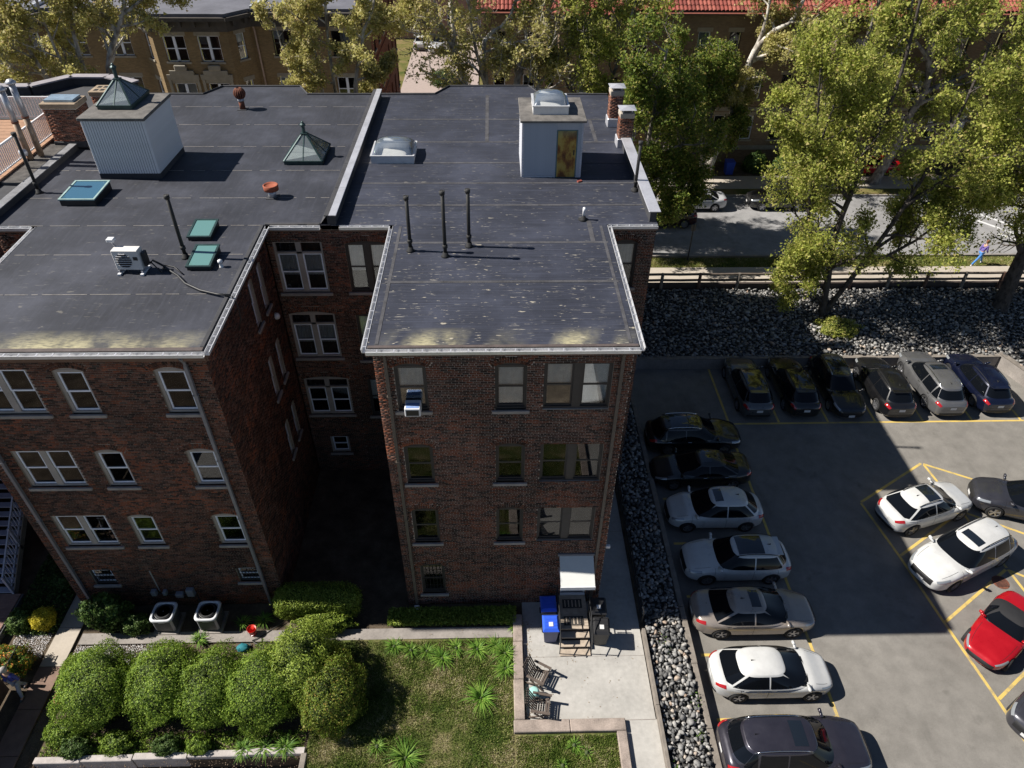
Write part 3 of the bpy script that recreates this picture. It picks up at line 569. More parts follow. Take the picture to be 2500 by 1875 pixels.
for y in SR[1:-1]:
    a,b=(-3.5,4.02) if y<23.7 else (-5.55,5.72)
    MB().box(a,b,y-.045,y+.085,RH-.004,RH+.0025).obj('seam_tape',SEAM,rR)
for x,y0,y1 in ((-.35,31.8,38.2),(4.6,31.8,34.5),(3.42,22.4,24.0)): MB().box(x,x+.16,y0,y1,RH-.004,RH+.003).obj('seam_tape',SEAM,rR)
for x in (-3.42,3.86): MB().box(x,x+.1,16.4,23.6,RH-.004,RH+.004).obj('seam_tape',SEAM,rR)
for y in SL[1:-1]:
    a,b=(-16.2,-8.5) if y<23.7 else (-17.9,-6.35)
    t=MB(); x=a
    while x<b:
        L=random.uniform(.15,1.4); t.box(x,min(x+L,b),y-.012,y+.014,zl(y)-.006,zl(y)+.0035); x+=L+random.uniform(.03,.35)
    q=t.obj('seam_dashes',mat('pale_seam',(.24,.22,.2),.9,var=.5,scale=3),rL); q['kind']='stuff'
# gutters with straps
def gutter(bld,pts,out,w=.13,zo=None):
    for (x0,y0),(x1,y1),(ox,oy) in zip(pts,pts[1:],out):
        g=MB(); L=sqrt((x1-x0)**2+(y1-y0)**2); ux,uy=(x1-x0)/L,(y1-y0)/L; T=lambda s,d,z:(x0+ux*s+ox*d,y0+uy*s+oy*d,z+(zo(y0+uy*s)-RH if zo else 0))
        pr=[(0,RH-.13),(w,RH-.13),(w+.02,RH-.01),(w-.005,RH-.01),(w-.015,RH-.115),(.012,RH-.115),(.012,RH+.004),(0,RH+.004)]
        n=len(pr); g.add([T(0,*p) for p in pr]+[T(L,*p) for p in pr],[(i,(i+1)%n,n+(i+1)%n,n+i) for i in range(n)]+[tuple(reversed(range(n))),tuple(range(n,2*n))]); go=g.obj('gutter',GUTTER,bld)
        MB().box(-.05,L+.05,-.02,.0,RH-(.34 if zo else .25),RH-.13,T=T).obj('fascia',mat('brown_fascia',(.16,.09,.06),.7,var=.3),go)
        s=.3; 
        while s<L: MB().box(s,s+.035,.0,w+.01,RH-.012,RH-.004,T=T).obj('gutter_strap',FLASH,go); s+=random.uniform(.38,.5)
gutter(Rb,[(-3.64,23.65),(-3.64,16.18),(4.16,16.18),(4.16,23.65)],[(-1,0),(0,-1),(1,0)]); gutter(Rb,[(4.2,23.7),(6.02,23.7)],[(0,-1)]); gutter(Rb,[(-5.6,23.7),(-3.8,23.7)],[(0,-1)])
gutter(Lb,[(-16.42,16.36),(-8.26,16.36),(-8.26,23.65)],[(0,-1),(1,0)],zo=zl); gutter(Lb,[(-8.1,23.7),(-6.3,23.7)],[(0,-1)]); gutter(Lb,[(-16.42,23.65),(-16.42,16.38)],[(-1,0)],zo=zl); gutter(Lb,[(-18.08,23.7),(-16.6,23.7)],[(0,-1)])
# dark rolled edge inside the gutters
for bld,a,zz in ((Rb,(-3.6,4.12,16.2,16.32),RH),(Lb,(-16.38,-8.3,16.38,16.54),zl(16.4))): MB().bbox(*a,zz-.01,zz+.04,.015).obj('roof_edge',mat('edge_strip',(.09,.07,.065),.7,var=.4),bld)
MB().bbox(-8.43,-8.29,16.55,23.7,RH-.01,RH+.045,.015,T=lambda x,y,z:(x,y,z+zl(y)-RH)).obj('roof_edge',ROOFD,Lb); MB().bbox(-8.3,-6.3,23.73,23.85,RH-.01,RH+.045,.015).obj('roof_edge',ROOFD,Lb)
# party wall between the two roofs
d=MB().add([(-6.32,23.75,RH-.02),(-6.02,23.75,RH+.36),(-6.02,37.9,RH+.36),(-6.32,37.9,RH-.02)],[(0,1,2,3)]).box(-6.02,-5.72,23.75,37.9,RH-.02,RH+.36); dw=d.obj('party_wall',ROOFD,Rb); y=23.7
while y<37.9: e=min(y+2.35,37.95); MB().bbox(-5.93,-5.66,y,e-.02,RH+.361,RH+.40,.008).obj('coping',FLASH,dw); MB().box(-6.1,-5.94,y,e-.02,RH+.35,RH+.385).obj('coping',ROOFD,dw); y=e+.001
# right parapet with pale metal cap
pp=MB().box(5.74,5.98,23.9,31.0,RH-.02,RH+.42).obj('parapet',ROOFD,Rb); 
for a,b in ((23.8,27.4),(27.42,31.02)): MB().bbox(5.66,6.1,a,b,RH+.421,RH+.455,.01).obj('coping',FLASH,pp)
pl=MB().box(-18.35,-18.08,23.8,31.1,RH-.05,RH+.24).box(-18.35,-18.08,31.1,38.2,RH-.05,RH+.2).obj('parapet',ROOFD,Lb)
for a,b in ((23.8,27.4),(27.42,31.02)): MB().bbox(-18.4,-18.03,a,b,RH+.241,RH+.27,.01).obj('coping',mat('weathered_coping',(.2,.2,.21),.6,var=.5,scale=3),pl)
# rolled back edges
for bld,pts in ((Rb,RPOLY[4:10]),(Lb,LPOLY[4:10])):
    t=MB().tube([(x,y,RH+.03) for x,y in pts],.05,6); t.obj('roof_edge',ROOFD,bld)
# downspouts
def spout(bld,x,y,m,z1=12.6,z0=.1,w=.1):
    g=MB().tube([(x,y-.02,z1+.12),(x,y+.12,z1-.1),(x,y+.14,z1-.3)],w*.5,8).obj('downspout',m,bld); MB().box(x-w/2,x+w/2,y+.09,y+.19,z0,z1-.25).obj('pipe',m,g)
    for z in (11,8.2,5.3,2.4): MB().box(x-w/2-.03,x+w/2+.03,y+.08,y+.2,z,z+.04).obj('bracket',m,g)
BRN=mat('brown_downspout',(.11,.09,.075),.55,var=.2); GRY=mat('grey_downspout',(.2,.2,.22),.5,.2,var=.2)
spout(Rb,-3.17,16.18,BRN); spout(Rb,3.74,16.18,BRN); spout(Lb,-15.93,16.33,GRY,12.4); spout(Lb,-8.98,16.33,GRY,12.4)
# entrance on the right wing: door, awning, porch steps
dr=MB().box(2.5,2.56,16.43,16.5,.62,2.6).box(3.42,3.48,16.43,16.5,.62,2.6).box(2.56,3.42,16.43,16.5,2.52,2.6).box(2.5,3.48,16.34,16.5,.55,.62).obj('door_frame',WHITE,Rb)
do=MB().box(2.56,3.42,16.46,16.5,.62,2.52).obj('door',mat('pale_door',(.55,.57,.62),.5,var=.08),dr); MB().box(2.72,3.26,16.445,16.46,1.05,1.2).obj('door_slot',DARK,dr); MB().lathe([(.03,0),(.035,.03),(.0,.06)],10,(0,0,0),T=lambda x,y,z:(3.34+x,16.46-z,1.6+y)).obj('handle',GALV,dr)
aw=MB(); 
for i in range(9): z0=3.08-i*.062; z1=z0-.062; y0=16.38-i*.115; y1=y0-.118; aw.add([(2.36,y0,z0),(3.63,y0,z0),(3.63,y1,z1),(2.36,y1,z1),(2.36,y0,z0-.02),(3.63,y0,z0-.02),(3.63,y1,z1-.03),(2.36,y1,z1-.03)],[(3,2,1,0),(4,5,6,7),(0,1,5,4),(2,3,7,6),(1,2,6,5),(3,0,4,7)])
ao=aw.obj('awning',mat('white_awning',(.66,.66,.63),.5,var=.04),Rb); MB().box(2.35,3.64,15.33,15.36,2.36,2.53).obj('valance',WHITE,ao); MB().box(2.3,3.68,16.34,16.4,3.06,3.16).obj('head_flashing',GRY,ao)
for x in (2.38,3.61): MB().tube([(x,16.38,2.3),(x,15.4,2.5)],.015,6).obj('stay',WHITE,ao)
# window air conditioner (top left window of the right wing)
ac=thing('window_air_conditioner','white window air conditioner jutting from the top left window of the middle wing','air conditioner',(-2.5,16.2,10.45),world=True)
MB().bbox(-2.74,-2.26,16.08,16.52,10.4,10.72,.02).obj('casing',WHITE,ac); MB().box(-2.69,-2.31,16.068,16.08,10.45,10.66).obj('grille',PLASTB,ac)
MB().box(-2.7,-2.3,16.12,16.36,10.721,10.726).obj('top_panel',mat('blue_panel',(.2,.3,.55),.5),ac)
# ------------------------------------------------------------------ rooftop things
# left stair house, white vertical boards, pyramid skylight on top
ph=thing('board_stair_house','white vertical board stair house on the left roof','stair house',(-14.55,29.2,RH),world=True)
x0,x1,y0,y1,zt=-15.8,-13.4,27.8,30.6,15.25
MB().box(x0+.02,x1-.02,y0+.02,y1-.02,RH-.01,zt).obj('core',mat('grey_board_backing',(.1,.1,.115),.8),ph); MB().box(x0-.01,x1+.01,y0-.01,y1+.01,RH-.01,RH+.22).obj('base_flashing',ROOFD,ph)
BOARD=mat('white_board',(.78,.77,.78),.6,var=.08,scale=2); n=24; wb=(x1-x0)/n; b=raw('board',*(lambda m:(m.v,m.f))(MB().bbox(0,wb-.02,0,.03,RH+.22,zt-.02,.006)),BOARD,False,False)
for i in range(n): ob('board',b,ph,(x0+i*wb,y0-.012,0)); ob('board',b,ph,(x0+i*wb,y1-.018,0))
n2=28; wb2=(y1-y0)/n2
for i in range(n2): ob('board',b,ph,(x1+.012,y0+i*wb2,0),(0,0,pi/2)); ob('board',b,ph,(x0+.018,y0+i*wb2,0),(0,0,pi/2))
MB().bbox(x0-.08,x1+.08,y0-.08,y1+.08,zt-.02,zt+.1,.015).obj('roof',mat('stair_house_roof',(.13,.12,.11),.7,var=.5,scale=3),ph)
def pyramid(name,label,cx,cy,hx,hy,z,h,top,fin):
    t=thing(name,label,'skylight',(cx,cy,z),world=True); MB().box(cx-hx,cx+hx,cy-hy,cy+hy,z-.01,z+.14).obj('curb',COPPER,t)
    B=[(cx-hx,cy-hy),(cx+hx,cy-hy),(cx+hx,cy+hy),(cx-hx,cy+hy)]; T=[(cx-top,cy-top),(cx+top,cy-top),(cx+top,cy+top),(cx-top,cy+top)]; z0,z1=z+.14,z+h
    for i in range(4):
        j=(i+1)%4; mb=lambda f,P:(P[i][0]+(P[j][0]-P[i][0])*f,P[i][1]+(P[j][1]-P[i][1])*f)
        MB().beam((*B[i],z0),(*T[i],z1),.06,.06).obj('hip_bar',COPPER,t); MB().beam((*B[i],z0),(*B[j],z0),.07,.06).obj('base_bar',COPPER,t); MB().beam((*mb(.5,B),z0),(*mb(.5,T),z1),.035,.05).obj('glazing_bar',COPPER,t)
        for a,c in ((.01,.49),(.51,.99)): 
            q=[(*mb(a,B),z0+.02),(*mb(c,B),z0+.02),(*mb(c,T),z1),(*mb(a,T),z1)]; w=[(x,y,zz-.008) for x,y,zz in q]; MB().add(q+w,[(0,1,2,3),(7,6,5,4),(0,4,5,1),(1,5,6,2),(2,6,7,3),(3,7,4,0)]).obj('pane',PANEP,t)
    MB().box(cx-top-.03,cx+top+.03,cy-top-.03,cy+top+.03,z1-.02,z1+.06).obj('cap',COPPER,t); MB().box(cx-hx+.06,cx+hx-.06,cy-hy+.06,cy+hy-.06,z+.141,z+.16).obj('shaft_lining',mat('pale_shaft',(.42,.45,.45),.8),t)
    MB().lathe([(.075,0),(.075,fin-.14),(.12,fin-.13),(.12,fin-.07),(.06,fin-.02),(.05,fin+.03),(0,fin+.07)],12,(cx,cy,z1+.06)).obj('vent_finial',COPPER,t)
pyramid('pyramid_skylight','green framed glass pyramid skylight on top of the white board stair house',-14.78,29.62,.66,.95,zt+.1,.85,.1,.5)
pyramid('pyramid_skylight','green framed glass pyramid skylight on the left roof near the party wall',-7.98,30.15,.8,.98,RH,.95,.1,.42)
# right stair house, grey clapboards, rusty door, dome on top
sh=thing('clapboard_stair_house','grey clapboard stair house with a rusty yellow door on the right roof','stair house',(2.4,29.1,RH),world=True); x0,x1,y0,y1,zt=1.17,3.56,27.88,30.5,15.15
MB().box(x0+.03,x1-.03,y0+.03,y1-.03,RH-.01,zt).obj('core',mat('grey_board_backing'),sh); SID=mat('grey_clapboard',(.42,.43,.47),.6,var=.07,scale=2); n=20; hb=(zt-RH)/n
def clap(L):
    m=MB().add([(0,-.03,.0),(L,-.03,0),(L,.012,hb),(0,.012,hb),(0,.03,0),(L,.03,0),(L,.03,hb),(0,.03,hb)],[(0,1,2,3),(0,4,5,1),(1,5,6,2),(3,2,6,7),(4,0,3,7)]); return raw('clapboard',m.v,m.f,SID,False,False)
c1,c2,c3,c4=clap(1.36),clap(.19),clap(2.39),clap(2.62)
for i in range(n):
    z=RH+i*hb; ob('clapboard',c1,sh,(x0,y0,z)); ob('clapboard',c2,sh,(x1-.19,y0,z)); ob('clapboard',c4,sh,(x1,y0,z),(0,0,pi/2)); ob('clapboard',c4,sh,(x0,y1,z),(0,0,-pi/2)); ob('clapboard',c3,sh,(x1,y1,z),(0,0,pi))
for x in (x0-.02,x1-.05): MB().box(x,x+.07,y0-.022,y0+.05,RH,zt).obj('corner_board',mat('white_corner',(.5,.5,.55),.6),sh)
MB().box(x0+1.36,x1-.19,y0-.01,y0+.05,zt-.3,zt).obj('door_head',SID,sh)
def rustdoor():
    t=NT('rusty_yellow_door',rough=.75); c=t.ramp(t.noise(2.2,t.pos((1.6,1,.9)),5,.6),[(.3,(.07,.026,.01)),(.45,(.22,.085,.02)),(.55,(.4,.25,.05)),(.7,(.46,.34,.09))]); p=t.xyz(); c=t.mix(t.rng(p[2],14.5,15,0,.8),c,(.2,.26,.16)); t.i('Base Color',c); return t.m
MB().box(x0+1.36,x1-.19,y0-.02,y0+.03,RH,zt-.3).obj('door_frame',mat('teal_frame',(.1,.17,.17),.6),sh); dd=MB().bbox(x0+1.41,x1-.24,y0-.035,y0,RH+.02,zt-.34,.006).obj('door',rustdoor(),sh); MB().box(x1-.34,x1-.3,y0-.07,y0-.035,13.85,14.05).obj('handle',IRON,dd)
MB().bbox(x0-.1,x1+.12,y0-.12,y1+.05,zt,zt+.09,.015).obj('roof',mat('stair_house_roof'),sh)
def dome(label,x0,x1,y0,y1,z,hc,hd):
    t=thing('dome_skylight',label,'skylight',((x0+x1)/2,(y0+y1)/2,z),world=True); cx,cy=(x0+x1)/2,(y0+y1)/2; c=MB()
    for a in ((x0,x1,y0,y0+.09),(x0,x1,y1-.09,y1),(x0,x0+.09,y0+.09,y1-.09),(x1-.09,x1,y0+.09,y1-.09)): c.box(*a,z-.01,z+hc)
    c.obj('curb',mat('white_curb',(.68,.67,.67),.6,var=.15),t); 
    for a in ((x0-.03,x1+.03,y0-.03,y0+.05),(x0-.03,x1+.03,y1-.05,y1+.03),(x0-.03,x0+.05,y0+.05,y1-.05),(x1-.05,x1+.03,y0+.05,y1-.05)): MB().box(*a,z+hc,z+hc+.04).obj('retainer',GUTTER,t)
    sup=lambda a,n:(max(0,1-abs(a)**n))**(1/n)
    MB().grid(lambda u,v:(x0+.04+u*(x1-x0-.08),y0+.04+v*(y1-y0-.08),z+hc+.03+hd*sup(2*u-1,2.4)*sup(2*v-1,2.4)),20,20).obj('dome',ACRYL,t,True)
    MB().box(x0+.09,x1-.09,y0+.09,y1-.09,z+.02,z+.05).obj('shaft_lining',mat('dome_shaft',(.62,.6,.57),.8,var=.1),t)
dome('large clear acrylic dome skylight on a white curb beside the party wall',-5.15,-3.35,29.3,30.95,RH,.3,.42); dome('clear acrylic dome skylight on top of the grey clapboard stair house',1.6,3.0,28.45,29.95,zt+.09,.3,.35)
# flat skylights
def flat(label,x0,x1,y0,y1,z,h,fm,gm,tilt=.12):
    t=thing('flat_skylight',label,'skylight',((x0+x1)/2,(y0+y1)/2,z),world=True); zz=lambda y:z+h+tilt*(y-y0)
    P=lambda a,b,c,d,e,f:MB().add([(x,y,z_ if z_==z-.01 else zz(y)+z_) for z_ in (e,f) for y in (c,d) for x in (a,b)],[(0,2,3,1),(4,5,7,6),(0,1,5,4),(2,6,7,3),(0,4,6,2),(1,3,7,5)])
    P(x0+.03,x1-.03,y0+.03,y1-.03,z-.01,-.02).obj('curb',BLACKM,t)
    for a in ((x0,x1,y0,y0+.07),(x0,x1,y1-.07,y1),(x0,x0+.07,y0+.07,y1-.07),(x1-.07,x1,y0+.07,y1-.07)): P(*a,-.02,.03).obj('frame',fm,t)
    P(x0+.07,x1-.07,y0+.07,y1-.07,-.0,.012).obj('pane',gm,t)
PANEB=glass('blue_skylight_glass',(.06,.16,.24),.03,.9)
flat('flat blue glass skylight in a pale green frame near the left parapet',-16.3,-14.95,25.3,26.85,RH,.25,mat('pale_green_frame',(.3,.42,.4),.5),PANEB,.05); flat('green flat skylight next to the tall black pipe, the farther of two',-10.7,-9.86,22.6,23.7,zl(22.6),.14,COPPER,PANEG); flat('green flat skylight near the condenser, the nearer of two',-10.12,-9.3,20.65,21.9,zl(20.65),.14,COPPER,PANEG)
# vents and pipes
def vent(name,label,x,y,prof,m,cat='vent',extra=None,n=16):
    t=thing(name,label,cat,(x,y,RH)); MB().box(-.22,.22,-.22,.22,-.005,.02).obj('flashing',ROOFD,t)
    for nm,p,mm in prof: MB().lathe(p,n,(0,0,0)).obj(nm,mm,t,True)
    return t
rv=vent('globe_vent','rusty globe roof vent on a galvanised stack at the back of the left roof',-12.33,36.05,[('stack',[(.14,0),(.13,.42)],RUST),('collar',[(.16,.4),(.16,.52)],GALV)],RUST)
gl=MB()
for k in range(16):
    a=2*pi*k/16; gl.tube([(cos(a)*.26*sin(t_),sin(a)*.26*sin(t_),.76-.26*cos(t_)) for t_ in [.4+i*.29 for i in range(9)]],.035,5)
gl.obj('turbine_fins',RUST,rv); MB().lathe([(0,.52),(.16,.57),(.22,.76),(.15,.95),(0,1.0)],14).obj('turbine_core',mat('dark_rust',(.05,.022,.015),.9),rv)
vent('mushroom_vent','rusty orange mushroom roof vent on the left roof below the pyramid skylight',-8.53,26.05,[('stack',[(.16,0),(.15,.3)],GALV),('hood',[(.16,.27),(.28,.3),(.29,.5),(.26,.52),(.24,.47),(.0,.48)],mat('orange_rust',(.3,.08,.04),.8,var=.4,scale=7))],RUST)
PV=[('soot black vent pipe on the right roof, leftmost of the row of three',-2.85,21.8,2.0),('soot black vent pipe on the right roof, the tallest, middle of three',-1.64,21.42,2.35),('soot black vent pipe on the right roof, rightmost of the row of three',-.85,22.1,2.1),('tall black pipe on the left roof beside the two green skylights',-10.4,21.5,2.25),('black pipe at the right parapet beside the brick chimneys',5.62,26.55,2.0),('leaning black pipe at the left edge of the left roof',-17.65,26.5,2.35)]
for lb,x,y,h in PV:
    t=thing('vent_pipe',lb,'vent pipe',(x,y,RH if x>-6 else zl(y)),group='cast iron vent pipes'); MB().lathe([(.16,0),(.11,.03),(.085,.16)],14).obj('boot',RUBBER,t,True)
    MB().tube([(0,0,.02),(0,0,h*.5),(.01,0,h)],.062,12).obj('pipe',IRON,t,True); MB().lathe([(.07,h-.13),(.088,h-.12),(.092,h),(.06,h+.005),(.05,h-.05)],14).obj('hub',IRON,t,True); MB().lathe([(.07,.32),(.09,.33),(.09,.43),(.07,.44)],14).obj('hub',IRON,t,True)
t=thing('small_white_vent','small white capped vent on the right roof near the stub wall','vent',(3.32,24.1,RH)); MB().lathe([(.2,0),(.09,.03),(.07,.15)],14).obj('boot',RUBBER,t,True); MB().tube([(0,0,.1),(0,0,.34),(.02,-.02,.46)],[.045,.05,.07],10).obj('cap',WHITE,t,True)
t=thing('small_white_vent','tiny white vent beside the nearer green skylight','vent',(-9.04,20.9,zl(20.9))); MB().lathe([(.08,0),(.06,.02),(.05,.16),(.08,.17),(.08,.24),(.02,.28)],14).obj('cap',WHITE,t,True)
t=thing('loose_brick','single red brick lying on the roof below the rusty door','brick',(3.5,27.4,RH+.003),.5); MB().bbox(-.1,.1,-.05,.05,0,.06,.004).obj('brick_body',mat('fresh_brick',(.3,.07,.05),.9),t); MB().box(-.06,.06,-.025,.025,.0601,.062).obj('frog',mat('frog_shadow',(.2,.05,.035),.9),t)
# chimneys
def chimney(label,x0,x1,y0,y1,z0,z1,cap='metal',base=.4):
    t=thing('chimney',label,'chimney',((x0+x1)/2,(y0+y1)/2,z0),world=True)
    MB().box(x0+.01,x1-.01,y0+.01,y1-.01,z0-.02,z1).obj('shaft',MORTAR,t)
    V=np.zeros((0,3)); F=np.zeros((0,4),int)
    for (a,b,P) in ((x0,x1,frame((0,y0,0),(1,0,0),(0,-1,0))),(y0,y1,frame((x1,0,0),(0,1,0),(1,0,0))),(-y1,-y0,frame((x0,0,0),(0,-1,0),(-1,0,0))),(-x1,-x0,frame((0,y1,0),(-1,0,0),(0,1,0)))):
        B=[]
        for k in range(int((z1-z0-base)/BH)):
            u=a-(BL/2 if k%2 else 0)
            while u<b-.02: B.append((max(u,a),min(u+BL-.01,b),z0+base+k*BH,z0+base+k*BH+BH-.01)); u+=BL
        B=[q for q in B if q[1]-q[0]>.02]; v,f=boxes_np(B,P,RN.uniform(-.004,.004,len(B)),.013); F=np.concatenate([F,f+len(V)]); V=np.concatenate([V,v])
    q=ob('brick_courses',raw('brick_courses',V,F,BRICKC),t); q['kind']='stuff'
    MB().bbox(x0-.05,x1+.05,y0-.05,y1+.05,z0-.02,z0+base,.03).obj('base_flashing',FLASH if cap=='metal' else ROOFD,t)
    if cap=='metal':
        MB().bbox(x0-.02,x1+.02,y0-.02,y1+.02,z1,z1+.2,.02).obj('mortar_crown',CONCP,t); cx,cy=(x0+x1)/2,(y0+y1)/2
        for sx in (-1,1):
            for sy in (-1,1): MB().box(cx+sx*.2-.02,cx+sx*.2+.02,cy+sy*.2-.02,cy+sy*.2+.02,z1+.2,z1+.34).obj('cap_leg',FLASH,t)
        MB().add([(x0-.07,y0-.07,z1+.34),(x1+.07,y0-.07,z1+.34),(x1+.07,y1+.07,z1+.34),(x0-.07,y1+.07,z1+.34),(cx,cy,z1+.43)],[(0,1,4),(1,2,4),(2,3,4),(3,0,4),(3,2,1,0)]).obj('rain_cap',FLASH,t)
    else:
        MB().bbox(x0-.05,x1+.05,y0-.05,y1+.05,z1,z1+.2,.02).obj('stone_cap',mat('tan_cap_stone',(.3,.23,.16),.9,var=.3,scale=3),t)
        if cap=='pots':
            for i in range(2):
                for j in range(3): MB().box(x0+.12+j*.28,x0+.3+j*.28,y0+.12+i*.42,y0+.36+i*.42,z1+.201,z1+.206).obj('flue_opening',DARK,t)
        else: MB().box(x0+.1,x1-.1,y0+.15,y1-.1,z1+.2,z1+.3).obj('cover',mat('blue_grey_cover',(.3,.4,.5),.4,.4,var=.3),t); 
chimney('brick chimney with metal rain cap on the right roof edge, farther of the pair',5.45,6.05,33.6,34.2,RH,14.35); chimney('brick chimney with metal rain cap ending the right parapet, nearer of the pair',5.55,6.15,31.05,31.65,RH,14.2)
chimney('wide brick chimney with a tan cap and blue cover by the white railing',-18.95,-17.55,30.9,31.9,RH+.1,14.65,'cover',.25); chimney('tan capped brick chimney with square flues behind the board stair house',-18.2,-17.2,33.6,34.5,RH,14.3,'pots',.2)
# wall mounted heat pump on the left roof and its cable
hp=thing('heat_pump','white heat pump unit with round fan grille standing on the left roof','heat pump',(-11.8,20.65,zl(20.65)),-.02)
MB().bbox(-.45,.4,-.16,.18,.14,.84,.02).obj('casing',mat('ivory_casing',(.66,.64,.62),.5,var=.08),hp); MB().lathe([(0,0),(.24,0),(.25,.01)],24,T=lambda x,y,z:(x-.12,-.162-z,y+.48)).obj('fan_recess',PLASTB,hp)
for k in range(7): MB().tube([(-.12-sqrt(max(0,.0676-(k*.08-.24)**2)),-.18,.48+k*.08-.24),(-.12+sqrt(max(0,.0676-(k*.08-.24)**2)),-.18,.48+k*.08-.24)],.009,5).obj('grille_bar',WHITE,hp)
for x in (-.42,.32): MB().box(x,x+.1,-.3,.3,0,.06).obj('foot',WHITE,hp); MB().box(x,x+.06,-.2,.2,.06,.14).obj('leg',GALV,hp)
MB().box(.2,.34,-.172,-.16,.5,.62).obj('badge',PLASTB,hp); MB().bbox(.42,.52,-.05,.2,.2,.7,.02).obj('valve_cover',PLASTB,hp); MB().tube([(-.5,.3,.0),(-.5,.3,.75),(-.5,.15,1.0)],.035,8).obj('bracket_post',GALV,hp); MB().bbox(-.62,-.38,.1,.3,.98,1.1,.02).obj('junction_box',WHITE,hp)
cb=MB().tube([(-11.15,20.6,RH+.3),(-11,20.5,RH+.45),(-10.85,20.75,RH+.1),(-10.6,20.55,RH+.05),(-10.2,20.2,RH+.05),(-9.8,19.7,RH+.06),(-9.2,19.3,RH+.05),(-8.6,19.05,RH+.06),(-8.15,18.95,RH+.08)],.04,6).tube([(-11.1,20.55,RH+.35),(-10.8,20.4,RH+.05),(-10.9,20.9,RH+.04),(-10.5,20.75,RH+.05),(-10.1,20.3,RH+.06)],.022,6).tube([(-8.12,18.95,RH+.05),(-8.0,18.9,RH-.3),(-8.02,18.9,RH-.75),(-8.2,18.92,RH-1.25)],.02,6).obj('refrigerant_line',BLACKM,None,True); cb.location=(-.06,.1,-.085); tag(cb,'black wrapped pipe snaking from the heat pump over the left gutter','cable')
# ------------------------------------------------------------------ third building with roof deck at the far left
Tb=thing('deck_building','brick building with a railed roof deck at the far left edge','building',(-26,30,0),world=True)
plain(Tb,'wall',[(-18.36,24.2),(-36,24.2),(-36,38.2),(-27,38.2),(-26.2,39.6),(-20.3,39.6),(-19.6,38.2),(-18.36,38.2),(-18.36,24.2)],0,12.8)
MB().prism([(-36,24.1),(-18.36,24.1),(-18.36,38.2),(-18.6,38.2),(-20.2,39.55),(-22.4,39.55),(-23.5,38),(-36,38)],12.6,13.0).obj('roof',ROOFD,Tb)
cp=[(-36,37.9),(-23.4,37.9),(-22.05,39.5),(-20.15,39.5),(-18.36,38.5)]
for (a,b),(c,d) in zip(cp,cp[1:]): MB().beam((a,b,13.2),(c,d,13.2),.3,.4).obj('parapet',ROOFD,Tb); MB().beam((a,b,13.44),(c,d,13.44),.55,.07).obj('coping',mat('grey_coping',(.3,.28,.3),.7,var=.25,scale=2),Tb)
plain(Tb,'shading_wing_wall',[(-21.7,24.2),(-21.7,16.5),(-30,16.5),(-30,24.2)][::-1],0,12.8); MB().box(-30,-21.7,16.5,24.2,12.7,12.86).obj('shading_wing_roof',ROOFD,Tb)  # unseen wing, added so its shadow falls on the outdoor stairs
dk=thing('roof_deck','tan plank roof deck with a white balustrade beside the wide chimney','deck',(-21,29.5,13.1),world=True)
for k in range(18): MB().box(-24.5,-19.35,26.7+k*.4,27.08+k*.4,13.12,13.16).obj('plank',mat('tan_deck_plank',(.36,.21,.13),.85,var=.25,scale=3),dk)
MB().box(-24.5,-19.33,26.68,33.9,13.0,13.11).obj('joists',WOODD,dk)
def rail(t,p,q,h=.98,z=13.17,step=.125):
    p,q=Vector((*p,z)),Vector((*q,z)); L=(q-p).length
    for zz,w in ((h,.07),(.1,.05)): MB().beam(p+Vector((0,0,zz)),q+Vector((0,0,zz)),w,w).obj('rail',WHITE,t)
    n=int(L/step); m=MB().box(-.018,.018,-.018,.018,.1,h).mesh('baluster',WHITE)
    for i in range(n+1): ob('baluster',m,t,tuple(p+(q-p)*(i/n)))
    for e in (p,q): MB().beam(e,e+Vector((0,0,h+.06)),.09,.09).obj('newel',WHITE,t)
rail(dk,(-19.45,27.0),(-19.45,33.9)); rail(dk,(-19.55,33.9),(-24.4,33.9))
MB().box(-19.3,-18.42,27,31,RH+.1,RH+.2).obj('gutter_ledge',mat('wet_ledge',(.12,.11,.1),.6,var=.6,scale=3),Tb)
for lb,x,y,h in (('tall galvanised flue pipe with a cap, farther of the pair by the deck',-18.95,29.6,2.9),('tall galvanised flue pipe with a cap, nearer of the pair by the deck',-19.22,29.25,2.75)):
    t=thing('flue_pipe',lb,'flue',(x,y,RH+.25),group='galvanised flue pipes'); MB().tube([(0,0,0),(0,0,h*.55)],.12,14).obj('lower_pipe',mat('rusty_galvanised',(.3,.22,.16),.6,.4,var=.6,scale=5),t,True); MB().tube([(0,0,h*.55),(0,0,h)],.125,14).obj('upper_pipe',GALV,t,True); MB().lathe([(.14,h*.55-.03),(.14,h*.55+.03)],14).obj('band',RUST,t); MB().lathe([(.19,h),(.2,h+.06),(.1,h+.16),(0,h+.18)],16).obj('cap',GALV,t,True)
t=thing('flue_elbow','small ball ended galvanised vent beside the flue pipes','vent',(-18.9,28.4,RH+.2)); MB().tube([(0,0,0),(0,0,.5),(.1,-.1,.62)],.07,10).obj('pipe',GALV,t,True); MB().lathe([(0,0),(.14,.06),(.17,.17),(.14,.28),(0,.34)],14,(.1,-.1,.5)).obj('ball_cap',GALV,t,True)
